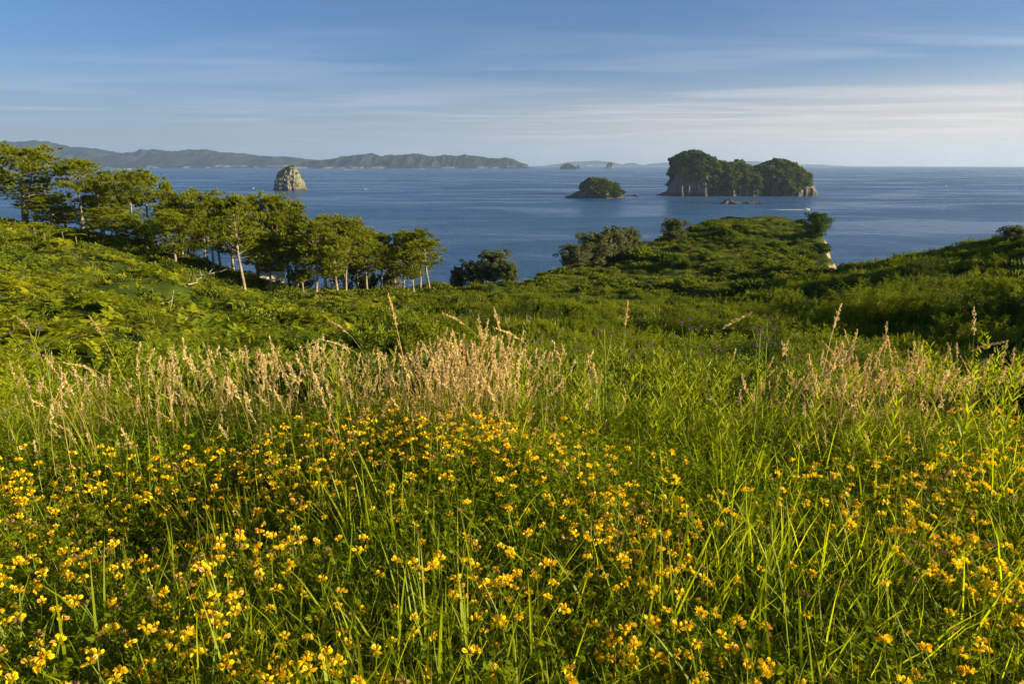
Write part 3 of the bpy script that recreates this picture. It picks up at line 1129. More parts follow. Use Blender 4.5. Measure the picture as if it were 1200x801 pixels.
def merged_stalk(seed, **kw):
    r = np.random.default_rng(seed)
    H = kw.get('H', 1.0)
    mb = MB()
    pts, _o = blade_pts(H, r.uniform(0.05, 0.7), r.uniform(0, 6.28), 0.05, 7)
    tube(mb, pts, np.linspace(0.002, 0.001, 8), 3, 0)
    seed_head_mb(mb, pts, r, r.uniform(0.12, 0.22), kw.get('rad', 0.011), 55, 0.016, 1)
    return mb.mesh('dry_grass_stalk', [M_straw, M_seed])


stalk_col = proto_collection('dry_stalk_kinds', [merged_stalk(s) for s in (61, 62, 63, 64, 65)])


def weed_mesh(seed, H=0.6):
    """upright leafy weed: a stem set with narrow leaves pointing up and out"""
    r = np.random.default_rng(seed)
    st, lv = MB(), MB()
    pts, _o = blade_pts(H, 0.15, r.uniform(0, 6.28), 0.03, 6)
    tube(st, pts, np.linspace(0.0032, 0.0015, 7), 4)
    for q in range(34):
        t = 0.12 + 0.88 * q / 34
        c = np.array([np.interp(t, np.linspace(0, 1, 7), pts[:, i]) for i in range(3)])
        add_blade(lv, c, H * 0.17 * (1.25 - t) + 0.02, 0.008, q * 2.4, 0.55, 0.5, 3)
    return st, lv


def weed_merged(seed):
    st, lv = weed_mesh(seed)
    mb = MB()
    mb.v = st.v + [v for v in lv.v]
    off = st.n
    mb.f = st.f + [f + off for f in lv.f]
    mb.m = [np.zeros(len(f), int) + (0) for f in st.f] + [np.ones(len(f), int) for f in lv.f]
    mb.n = st.n + lv.n
    return mb.mesh('leafy_weed', [M_stemgreen, M_grass])


weed_col = proto_collection('leafy_weed_kinds', [weed_merged(s) for s in (71, 72, 73)])


# ------------------------------------------------------------------ VEGETATION COVER
def polar_pts(n, r0, r1, a0=-44, a1=44, r=rng, power=0.0):
    """points whose density falls with distance so that their density in the picture is even"""
    if power == 0:
        rr_ = np.exp(r.uniform(math.log(r0), math.log(r1), n))
    else:
        u = r.uniform(0, 1, n)
        rr_ = (r0 ** power + u * (r1 ** power - r0 ** power)) ** (1 / power)
    a = np.radians(r.uniform(a0, a1, n))
    return rr_ * np.sin(a), rr_ * np.cos(a)


def turns(n, tilt=0.15, r=rng):
    return np.stack([r.normal(0, tilt, n), r.normal(0, tilt, n), r.uniform(0, 6.28, n)], 1)


def place_cover(name, col, n, r0, r1, picks, size, dens=None, power=0.0, tilt=0.15, sink=0.05, a0=-44, a1=44, label=None, flat=None):
    x, y = polar_pts(n, r0, r1, a0, a1, power=power)
    z = ground(x, y)
    keep = coast_sd(x, y) > 0.8
    px, py = px_of(x, y, z)
    keep &= (coast_sd(x, y) > np.where((px > 940) & (r0 > 20) & (py > 268), 2.2, 0.8))
    if dens is not None:
        keep &= rng.uniform(0, 1, n) < dens(x, y, px, py, np.hypot(x, y))
    x, y, z, px, py = x[keep], y[keep], z[keep], px[keep], py[keep]
    m_ = len(x)
    sc = rng.uniform(size[0], size[1], m_) if not callable(size) else size(x, y, m_)
    if sc.ndim == 1 and flat:
        sc = np.stack([sc, sc, sc * flat], 1)
    s1 = sc if sc.ndim == 1 else sc[:, 2]
    P = np.stack([x, y, z - sink * s1], 1)
    pk = rng.choice(picks, m_)
    print(name, m_)
    return scatter(name, col, P, turns(m_, tilt), sc, pk, label=label)


def left_hill(px, py, r):
    """bracken side of the valley"""
    return sstep(560, 430, px + (py - 350) * 0.4)


def glade(x, y):
    """openings of short grass between the scrub of the headland and the saddle"""
    return sstep(0.0, 0.35, fbm(x * 0.055 + 3.3, y * 0.04, seed=77, octaves=3))


# bracken on the left hillside
place_cover('bracken_cover', fern_col, 31000, 9, 150, [0, 1, 2, 3, 0, 1, 2, 3, 0, 1, 2, 3, 4], lambda x, y, n_: (0.6 + 0.4 * sstep(15, 45, np.hypot(x, y))) * rng.uniform(0.6, 1.15, n_) * (1 + 0.4 * fbm(x * 0.25, y * 0.25, seed=6, octaves=2)),
            lambda x, y, px, py, r: left_hill(px, py, r) * np.where(py < 420, 1, 0.5) * (0.45 + 0.55 * sstep(-0.5, 0.1, fbm(x * 0.18, y * 0.18, seed=5, octaves=2))), power=1.1, tilt=0.3, a0=-61, a1=8, sink=0.05, label='light green bracken fronds covering the left hillside')
# heath of upright plumes on the right slope, the valley and the middle
place_cover('heath_cover', plume_col, 40400, 5.6, 115, [0, 1, 2, 3], lambda x, y, n_: rng.uniform(0.7, 1.2, n_) * (1 + 0.75 * np.clip(fbm(x * 0.28, y * 0.36, seed=8, octaves=2), -0.5, 1)),
            lambda x, y, px, py, r: (1 - left_hill(px, py, r) * 0.8) * np.where((px < 620) & (r > 60), 0.35, 1) * (0.25 + 0.75 * sstep(-0.45, 0.05, fbm(x * 0.22, y * 0.3, seed=8, octaves=2))), power=1.0, a0=-30, a1=65, label='dense green heath shrubs covering the right slope')
# low scrub bushes everywhere beyond
place_cover('scrub_cover', bush_col, 15000, 42, 215, [0, 1, 2], lambda x, y, n_: np.clip(rng.lognormal(-0.05, 0.38, n_), 0.4, 2.2) * (1 - 0.45 * glade(x, y)),
            lambda x, y, px, py, r: np.where(px > 560, 1, 0.30) * sstep(-0.12, 0.30, fbm(x * 0.07, y * 0.09, seed=15, octaves=3) + 0.1 * (r > 110)) * np.where((px > 960) & (r < 110), 0.25, 1), power=1.3, a0=-44, a1=48, sink=0.15, label='low rounded scrub on the headland and in the valley')
place_cover('grove_undergrowth', bush_col, 6500, 83, 135, [0, 1, 2], (0.9, 2.1),
            lambda x, y, px, py, r: sstep(530, 500, px) * sstep(-3, 3, y - np.interp(px, [0, 100, 200, 290, 420, 520], [110, 102, 94, 89, 95, 104])), power=1.3, a0=-46, a1=-3, sink=0.15, label='dark scrub on the floor of the pine grove')
# short grass on the headland, saddle
M_turf = leaf_mat('short_turf_green', (0.12, 0.155, 0.006), (0.28, 0.30, 0.012), trans=0.4, gloss=0.06, wscale=0.15, patch=((0.26, 0.22, 0.06), 0.12, 0.62, 0.74))
turf_col = proto_collection('turf_kinds', [grass_mesh('turf_tuft', 91, [M_turf, M_grass_dry], 40, 0.30, 0.05, 0.35, dry=0.01, segs=2), grass_mesh('turf_tuft', 92, [M_turf, M_grass_dry], 40, 0.38, 0.05, 0.35, dry=0.05, segs=2)])
place_cover('turf_cover', turf_col, 16000, 22, 215, [0, 1], (0.8, 1.8),
            lambda x, y, px, py, r: np.where((px > 430) | (r > 85), 1, 0.3), power=1.2, a0=-44, a1=48, label='short green grass between the bushes')

# ---- mid meadow between the crest and the heath
place_cover('meadow_grass_slope', grass_col, 7300, 3.4, 10, [0, 1, 2, 2, 3], lambda x, y, n_: rng.uniform(0.5, 1.0, n_) * (1 + 0.45 * fbm(x * 0.8, y * 0.8, seed=66, octaves=2)),
            lambda x, y, px, py, r: sstep(7.8, 4.4, r) * (0.25 + 0.75 * sstep(-0.3, 0.3, fbm(x * 0.9, y * 0.9, seed=67, octaves=2))), power=0.6, tilt=0.1, a0=-65, a1=65, label='tall green and dry grass behind the flowers')
place_cover('leafy_weeds', weed_col, 480, 3.1, 6.8, [0, 1, 2], (0.55, 1.2),
            lambda x, y, px, py, r: np.where((px > 600), 1, 0.25), power=0.8, tilt=0.1, a0=-44, a1=44, label='upright leafy green weeds among the grass')
# ---- near meadow
def near_grass_density(x, y, px, py, r):
    d = 0.16 + 0.95 * sstep(590, 690, py) * np.exp(-((px - 330) / 260) ** 2) + 0.55 * sstep(650, 900, px) + 0.6 * sstep(540, 480, py)
    d = d * (0.35 + 0.65 * sstep(-0.3, 0.3, fbm(x * 1.7, y * 1.7, seed=41, octaves=2)))
    hollow = np.exp(-(((x + 1.4) / 0.8) ** 2 + ((y - 2.3) / 0.42) ** 2))
    return d * (1 - 0.85 * hollow)
place_cover('meadow_grass', grass_col, 11200, 0.75, 4.6, [0, 0, 1, 1, 2, 2, 2, 2], (0.75, 1.25), near_grass_density, power=1.2, tilt=0.12, a0=-70, a1=70, label='fresh green grass blades among the yellow flowers')
M_bright = leaf_mat('broad_grass_bright', (0.24, 0.31, 0.008), (0.54, 0.60, 0.020), trans=0.62, tcol=(1.3, 1.25, 0.5), gloss=0.04, wscale=1.5)
broad_col = proto_collection('broad_grass_kinds', [grass_mesh('broad_grass', 35, [M_bright, M_grass_dry], 11, 0.46, 0.0105, 0.05, 0.30, 1.3, segs=7), grass_mesh('broad_grass', 36, [M_bright, M_grass_dry], 8, 0.52, 0.0125, 0.04, 0.35, 2.0, segs=7),
                                                   grass_mesh('broad_grass', 37, [M_bright, M_grass_dry], 12, 0.42, 0.0080, 0.05, 0.25, 0.7, segs=6)])


def broad_density(x, y, px, py, r):
    d = sstep(600, 660, py) * np.exp(-((px - 300) / 190) ** 4) + 0.8 * sstep(590, 640, py) * sstep(800, 900, px) + 0.35 * sstep(640, 700, py) * (px > 440) * (px < 850) + 0.12
    return d * (0.25 + 0.75 * sstep(-0.2, 0.35, fbm(x * 2.2, y * 2.2, seed=45, octaves=2)))


place_cover('broad_grass', broad_col, 9400, 0.8, 4.2, [0, 1, 2, 2], (0.8, 1.2), broad_density, power=1.0, tilt=0.12, a0=-70, a1=70, label='broad bright green grass blades standing above the flowers at the bottom')
place_cover('trefoil_foliage', clover_col, 9700, 0.7, 4.9, [0, 1, 2], (0.85, 1.5),
            lambda x, y, px, py, r: np.where(px > 720, 0.75, 1.0) * sstep(4.9, 4.2, r), power=1.6, tilt=0.12, a0=-70, a1=70, label='small green trefoil leaves filling the meadow')

# ------------------------------------------------------------------ FLOWERS
def flower_density(px, py, x, y):
    edge = np.interp(px, [0, 100, 200, 300, 420, 520, 620, 700, 800, 1000, 1100, 1200], [560, 545, 530, 520, 492, 482, 505, 535, 560, 560, 520, 490])
    d = sstep(-45, 30, py - edge)
    d = d * (1 - 0.62 * sstep(680, 860, px) * sstep(1250, 1000, px)) * np.where(px > 1050, 1.2, 1)
    d = d * (1 - 0.5 * sstep(600, 680, py) * sstep(520, 380, px)) * (1 - 0.35 * sstep(650, 720, py))
    cl_ = 0.16 + 1.05 * sstep(-0.25, 0.45, fbm(x * 2.3, y * 2.3, seed=57, octaves=3))
    return np.clip(d * cl_, 0, 1)


x, y = polar_pts(30600, 0.9, 4.6, -67, 67, power=1.05)
z = ground(x, y) + rng.uniform(0.06, 0.24, len(x))
px, py = px_of(x, y, z + 0.17)
keep = rng.uniform(0, 1, len(x)) < flower_density(px, py, x, y) * 1.0 * 0.84
x, y, z, px, py = x[keep], y[keep], z[keep], px[keep], py[keep]
inview = (px > 4) & (px < 1196) & (py > 440) & (py < 797)
dist = np.sqrt(x ** 2 + y ** 2 + (z - EYE) ** 2)
order = np.argsort(np.where(inview, dist, 1e9))
ind = order[:290]
rest = order[290:]
print('flowers', len(x), inview.sum())
scatter('trefoil_flowers', flower_col, np.stack([x[rest], y[rest], z[rest]], 1), turns(len(rest), 0.3), rng.uniform(0.65, 1.15, len(rest)), rng.choice([0, 1, 1, 2, 2, 3, 3, 4, 5], len(rest)),
        label='golden trefoil flowers spread over the meadow behind the nearest ones')
fkinds = []
for k in range(6):
    a, b, c = flower_parts(200 + k, [5, 6, 7, 6, 4, 7][k])
    fkinds.append((a, b, c))
GF = 'yellow trefoil flowers nearest the camera'
for q, i in enumerate(ind):
    a, b, c = fkinds[q % 6]
    e = bpy.data.objects.new('trefoil_flower', None)
    C.objects.link(e)
    e.empty_display_size = 0.02
    e.location = (x[i], y[i], z[i])
    t_ = rng.normal(0, 0.25, 2)
    e.rotation_euler = (t_[0], t_[1], rng.uniform(0, 6.28))
    s_ = rng.uniform(0.8, 1.2)
    e.scale = (s_, s_, s_)
    tag(e, 'small golden yellow trefoil flower head, one of those nearest the camera', 'flower', GF)
    link('stem', a, e)
    link('flower_head', b, e)
    link('bract', c, e)

# ------------------------------------------------------------------ TALL DRY GRASS STALKS
sk = []
for k in range(10):
    green = k in (8, 9)
    sk.append(stalk_meshes(300 + k, 1.0, [0.15, 0.3, 0.2, 0.8, 0.4, 1.3, 0.15, 0.6, 0.15, 1.25][k], [0.15, 0.13, 0.17, 0.14, 0.12, 0.16, 0.18, 0.13, 0.14, 0.14][k],
                           [0.008, 0.006, 0.007, 0.006, 0.005, 0.008, 0.009, 0.006, 0.006, 0.006][k], 90, 0.011, green=green))


def stalk(px, py, Y, kind, label, group=None, name='tall_grass_stalk', thin=1.0):
    top = at(px, py, Y)
    st, hd, lv, tip = sk[kind]
    rz = rng.uniform(0, 6.28)
    # the tip leans off the foot: place the foot so that the tip lands on the wanted point
    c_, s_ = math.cos(rz), math.sin(rz)
    gx, gy = top.x, top.y
    for _ in range(2):
        g0 = gz(gx, gy)
        H = max(0.25, (top.z - g0) / tip[2])
        gx = top.x - (c_ * tip[0] - s_ * tip[1]) * H
        gy = top.y - (s_ * tip[0] + c_ * tip[1]) * H
    w_ = max(0.85, min(1.25, H)) * thin
    e = bpy.data.objects.new(name, None)
    C.objects.link(e)
    e.empty_display_size = 0.05
    e.location = (gx, gy, g0 - 0.02)
    e.rotation_euler = (*(rng.normal(0, 0.07, 2) if group else (0, 0)), rz)
    e.scale = (H, H, H)
    tag(e, label, 'grass stalk', group)
    link('stem', st, e)
    link('seed_head', hd, e)
    link('leaf', lv, e)
    return e


stalk(455, 341, 3.3, 2, 'single tall golden seed head standing well above the others, before the pine grove', thin=1)
stalk(579, 357, 3.6, 1, 'tallest stalk of the thick dry clump, its seed head topping the clump')
stalk(736, 349, 3.8, 8, 'slim upright green stem with a narrow brown seed head above the purple flowers')
stalk(880, 362, 3.2, 9, 'green stem arching over at its tip above the purple flowers on the right')
stalk(986, 352, 3.4, 3, 'leaning golden stalk crossing the dark shrubs in front of the right slope')
stalk(104, 367, 4.0, 4, 'lone pale dry stalk standing against the bracken on the left')
stalk(1040, 374, 3.4, 6, 'fat pale seed head, tallest of the dry clump on the right')
stalk(1142, 357, 4.2, 6, 'brown feathery seed head beside the leafy bush at the right')
stalk(1180, 395, 3.2, 5, 'drooping stalk with a nodding seed head near the right edge')
stalk(1111, 398, 3.6, 7, 'thin stalk with a small round pale tip, right of the dry clump')
stalk(20, 368, 3.6, 5, 'arching pinkish dry stalk at the left edge')
clusters = [  # px0, px1, top0, top1, Y0, Y1, n
    (512, 592, 366, 432, 3.4, 4.3, 54), (395, 505, 392, 470, 3.4, 4.6, 34), (300, 400, 385, 470, 3.4, 4.8, 28), (165, 300, 405, 490, 3.3, 4.8, 36),
    (100, 170, 430, 500, 3.2, 4.4, 24), (0, 100, 400, 500, 2.9, 4.2, 34), (985, 1085, 378, 470, 3.2, 4.4, 36), (600, 700, 420, 480, 3.5, 4.6, 18), (880, 985, 405, 470, 3.3, 4.6, 16), (1090, 1200, 390, 470, 3.5, 4.8, 14)]
assert sum(c[6] for c in clusters) <= 298
GS = 'dry seed grass stalks behind the flowers'
for c in clusters:
    for k in range(c[6]):
        stalk(rng.uniform(c[0], c[1]), c[2] + (c[3] - c[2]) * rng.beta(1.5, 1.2), rng.uniform(c[4], c[5]), int(rng.choice([0, 1, 2, 3, 4, 5, 6, 7])), 'dry straw coloured grass stalk with a pale seed head among many alike', GS)
# many more, too many to count
cx2 = rng.uniform(0, 1, 1500)
X_, Y_, Z_ = [], [], []
rcl = np.array([(x0, x1, t0, t1, y0, y1, n_) for x0, x1, t0, t1, y0, y1, n_ in clusters])
pr = rcl[:, 6] * np.where(rcl[:, 1] < 175, 0.25, np.where(rcl[:, 0] == 512, 1.6, 1.0))
pr = pr / pr.sum()
pts, scs = [], []
for k in range(900):
    c = rcl[rng.choice(len(rcl), p=pr)]
    Yk = rng.uniform(c[4] - 0.4, c[5] + 0.4)
    u_, f_, z_ = ray(rng.uniform(c[0] - 20, c[1] + 20), 420)
    pts.append((u_ * Yk / f_, Yk))
    scs.append(rng.uniform(0.28, 0.74))
pts = np.array(pts)
zz = ground(pts[:, 0], pts[:, 1])
top_ = px_of(pts[:, 0], pts[:, 1], zz)
scs = np.array(scs) * (1 + 0.35 * (EYE - 1.7 - zz))
scatter('dry_grass_stalks', stalk_col, np.stack([pts[:, 0], pts[:, 1], zz - 0.02], 1), turns(len(pts), 0.16), scs, rng.choice([0, 1, 2, 3, 4], len(pts)), label='mass of short dry seed grass behind the flowers')

# ------------------------------------------------------------------ PURPLE VERBENA
def verbena_meshes(seed, H=1.0):
    r = np.random.default_rng(seed)
    st = MB()
    pts, _o = blade_pts(H, 0.08, r.uniform(0, 6.28), 0.02, 6)
    tube(st, pts, np.linspace(0.0075, 0.004, 7), 4)
    heads = []
    for k in range(5):
        a = k * 1.256 + r.uniform(-.3, .3)
        t0 = [0.98, 0.72, 0.74, 0.86, 0.86][k]
        b = np.array([np.interp(t0, np.linspace(0, 1, 7), pts[:, i]) for i in range(3)])
        L = [0.03, 0.26, 0.22, 0.13, 0.12][k] * H * r.uniform(0.8, 1.1)
        q, _ = blade_pts(L, -0.35, a, 0.6 if k else 0.0, 4)
        q = q + b
        tube(st, q, np.linspace(0.0038, 0.0022, 5), 4)
        heads.append(q[-1])
    hm = []
    for k, c in enumerate(heads):
        mb = MB()
        n_ = 34
        d = rand_dirs(n_, r)
        d[:, 2] = np.abs(d[:, 2]) * 0.8 + 0.2
        P = c + d * np.array([0.013, 0.013, 0.010])
        mb.strew(LEAF_V * np.array([1.6, 1, 1]), LEAF_F, dirs_to_R(d, r.uniform(0, 6.28, n_)), r.uniform(0.005, 0.009, n_), P)
        hm.append(mb.mesh('verbena_cluster', [M_purple]))
    lv = MB()
    for q in range(8):
        t = 0.2 + 0.075 * q
        c = np.array([np.interp(t, np.linspace(0, 1, 7), pts[:, i]) for i in range(3)])
        add_blade(lv, c, H * 0.14, 0.009, (q % 2) * 3.14 + (q // 2) * 1.57, 0.6, 0.7, 4)
    return st.mesh('verbena_stem', [M_stemgreen]), hm, lv.mesh('verbena_leaf', [M_grass])


vk = [verbena_meshes(s) for s in (401, 402, 403)]
verb = [(715, 386, 3.5, 'purple topped weed with one single head, leftmost of the tall ones'), (815, 377, 3.3, 'tallest purple flowered weed, its heads in two tiers'), (896, 388, 3.1, 'purple flowered weed with a dense cluster, right of the arching green stem'),
        (768, 405, 3.6, 'purple flowered weed with spread arms between the tall ones'), (745, 415, 3.7, 'short purple flowered weed under the slim green stem'), (675, 405, 3.9, 'purple flowered weed right of the dry clump'), (650, 420, 4.0, 'short dusky purple weed beside the dry clump'),
        (930, 418, 3.2, 'purple weed with a single bud leaning right'), (905, 378, 3.9, 'small purple weed with its heads level with the dark shrubs'), (640, 395, 4.3, 'faint purple weed behind the dry clump'), (40, 380, 3.8, 'purple weed among the leafy bush at the left edge'),
        (48, 410, 3.5, 'lower purple weed at the left edge'), (835, 405, 3.6, 'purple weed half hidden in the grass right of the tallest'), (700, 440, 3.4, 'short purple weed deep in the green grass'), (960, 440, 3.3, 'short purple weed left of the dry clump on the right')]
for i, (px_, py_, Y, lab) in enumerate(verb):
    st, hm, lv = vk[i % 3]
    top = at(px_, py_, Y)
    g0 = gz(top.x, top.y)
    H = top.z - g0
    e = empty('verbena_plant', (top.x, top.y, g0), rng.uniform(0, 6.28), lab, 'flower', 'purple flowered weeds')
    e.scale = (H * 0.9, H * 0.9, H)
    link('stem', st, e)
    link('leaf', lv, e)
    for m_ in hm:
        link('flower_cluster', m_, e)

# leafy bushes near, left and right of the meadow
near_bush = bush_mesh('leafy_bush', 501, M_grass, 0.5, 0.6, 150, 40, 0.035, 0.9, 0.8, 0.30, 0.3)


def plume_big(name, seed, m):
    return plume_mesh(name, seed, m, 46, 0.75, 0.5, 130, 0.034)


nb1, nb2 = plume_big('leafy_bush', 502, M_gorse), plume_big('leafy_bush', 503, M_grass)
for (px_, py_, Y, sc, me, lab) in [(45, 400, 5.2, 1.15, nb2, 'bright green leafy bush at the left edge among dry stalks'), (20, 445, 4.4, 0.7, nb2, 'low bright green bush at the left edge, in front of the taller one'),
                                  (740, 455, 5.3, 0.55, nb1, 'dark round bush behind the purple weeds'), (1160, 395, 5.6, 1.05, nb2, 'leafy green bush at the right with brown seed heads in it'),
                                  (940, 400, 6.0, 0.75, nb1, 'feathery yellow green bush behind the arching stem'), (1075, 430, 6.0, 0.8, nb1, 'dark green bush behind the dry clump on the right'), (120, 405, 8.0, 1.3, nb1, 'green feathery bush before the bracken on the left')]:
    top = at(px_, py_, Y)
    g0 = gz(top.x, top.y)
    s_ = max(0.5, (top.z - g0) / 0.75)
    o = link('leafy_bush', me, None, (top.x, top.y, g0))
    o.scale = (sc * 1.1, sc * 1.1, s_)
    tag(o, lab, 'bush')

# ------------------------------------------------------------------ TREES
def tree_meshes(seed, H, CR, cb, m_leaf, m_bark, n_limb=26, style='pine', puff=0.75, per=95, trunk_r=0.20, lean=0.04, forks=1):
    """trunk, limbs, crown of one tree at real size; foot at the origin"""
    r = np.random.default_rng(seed)
    tk, br, cr = MB(), MB(), MB()
    trunks = []
    for f in range(forks):
        a = r.uniform(0, 6.28) + f * 3.14
        k = 9
        t = np.linspace(0, 1, k)
        wob = np.cumsum(r.normal(0, 0.05, (k, 2)), 0) * H / 10
        P = np.stack([wob[:, 0] + math.cos(a) * lean * H * t * (1 + f) + (0.08 * f), wob[:, 1] + math.sin(a) * lean * H * t * (1 + f), t * H * (0.95 if f == 0 else 0.85)], 1)
        P[0, 2] = -0.3
        tube(tk, P, trunk_r * (1 - 0.85 * t) * (1 if f == 0 else 0.75) + 0.02, 7)
        trunks.append(P)
    cen, rad = [], []
    for i in range(n_limb):
        P = trunks[i % forks]
        u = (i + r.uniform(0, 1)) / n_limb
        h_ = cb + (1 - cb) * u
        a = i * 2.399 + r.uniform(-0.5, 0.5)
        b = np.array([np.interp(h_, np.linspace(0, 1, len(P)), P[:, j]) for j in range(3)])
        if style == 'pine':
            prof = math.sin(min(1, 0.25 + 0.75 * (1 - u)) * math.pi / 2) * (0.65 + 0.5 * math.sin(math.pi * u))
        else:
            prof = math.sin(math.pi * (0.22 + 0.70 * u))
        L = CR * prof * r.uniform(0.6, 1.12)
        rise = (0.35 + 0.75 * u) * r.uniform(0.6, 1.3)
        q = np.array([b + np.array([math.cos(a) * L * s_, math.sin(a) * L * s_, L * rise * s_ ** 1.3]) for s_ in np.linspace(0, 1, 5)])
        q[1:-1] += r.normal(0, 0.06 * L, (3, 3))
        tube(br, q, np.linspace(0.055, 0.015, 5) * (H / 12), 4)
        for s_, w_ in ((1.0, 1.0), (0.62, 0.9)) if style == 'pine' else ((1.0, 1.0), (0.72, 0.95), (0.42, 0.85)):
            cen.append(q[0] + (q[-1] - q[0]) * s_ + np.array([r.normal(0, .18), r.normal(0, .18), 0.15 * s_]) * CR / 3)
            rad.append(puff * w_ * r.uniform(0.7, 1.2) * (0.75 + 0.25 * (1 - u)))
    for P in trunks:
        cen.append(P[-1])
        rad.append(puff * 0.8)
    # dead snags below the crown
    for i in range(5):
        h_ = cb * r.uniform(0.45, 1.0)
        b = np.array([np.interp(h_, np.linspace(0, 1, 9), trunks[0][:, j]) for j in range(3)])
        a = r.uniform(0, 6.28)
        L = CR * r.uniform(0.25, 0.7)
        q = np.array([b + np.array([math.cos(a) * L * s_, math.sin(a) * L * s_, L * 0.25 * s_ + r.normal(0, .04)]) for s_ in np.linspace(0, 1, 4)])
        tube(br, q, [0.035, 0.028, 0.018, 0.008], 4)
    cen, rad = np.array(cen), np.array(rad)
    n_ = len(cen)
    d = rand_dirs(n_ * per, r)
    c_ = np.repeat(cen, per, 0)
    rr_ = np.repeat(rad, per)
    ell = np.array([1, 1, 1.25 if style == 'pine' else 0.7])
    if style == 'pine':
        # tufts: needles bunch round small shoot ends
        ns = 16
        sh = rand_dirs(n_ * ns, r)
        sh[:, 2] = np.where(sh[:, 2] < -0.1, -sh[:, 2] * 0.5, sh[:, 2])
        pc = np.repeat(cen, ns, 0) + sh * np.repeat(rad, ns)[:, None] * ell * r.uniform(0.45, 1.0, (n_ * ns, 1))
        k2 = max(2, per // ns)
        P = np.repeat(pc, k2, 0)
        ax = sh * 0.7 + np.array([0, 0, 0.6])
        D = np.repeat(ax, k2, 0) + rand_dirs(len(P), r) * 0.55
        s_ = r.uniform(0.32, 0.62, len(P))
        cr.strew(NEED_V * np.array([0.15, 1, 1]), NEED_F, dirs_to_R(D, r.uniform(0, 6.28, len(P))), s_, P)
    else:
        P = c_ + d * rr_[:, None] * ell * r.uniform(0.7, 1.0, (len(d), 1))
        D = d + rand_dirs(len(d), r) * 0.8 + np.array([0, 0, 0.3])
        s_ = r.uniform(0.13, 0.26, len(P))
        cr.strew(LEAF_V * np.array([1.3, 1, 1]), LEAF_F, dirs_to_R(D, r.uniform(0, 6.28, len(P))), s_, P)
    return (tk.mesh('trunk', [m_bark], True), br.mesh('limb', [m_bark], True), cr.mesh('crown', [m_leaf]), H, CR)


pine_kinds = {
    'A': tree_meshes(601, 11, 3.3, 0.46, M_pine, M_bark, 33, puff=0.98, per=320),
    'B': tree_meshes(602, 12, 2.9, 0.52, M_pine, M_bark, 29, puff=0.92, per=320),
    'C': tree_meshes(603, 10, 3.0, 0.28, M_pine, M_bark, 38, puff=0.98, per=320),
    'D': tree_meshes(604, 12, 2.4, 0.58, M_pine, M_bark, 22, puff=0.88, per=304),
    'E': tree_meshes(605, 11, 3.6, 0.44, M_pine, M_bark, 38, puff=0.98, per=320, forks=2, lean=0.07),
    'F': tree_meshes(606, 9, 2.2, 0.36, M_pine, M_bark, 26, puff=0.88, per=304),
    'G': tree_meshes(607, 12, 3.0, 0.42, M_pine, M_bark, 35, puff=0.98, per=320),
}
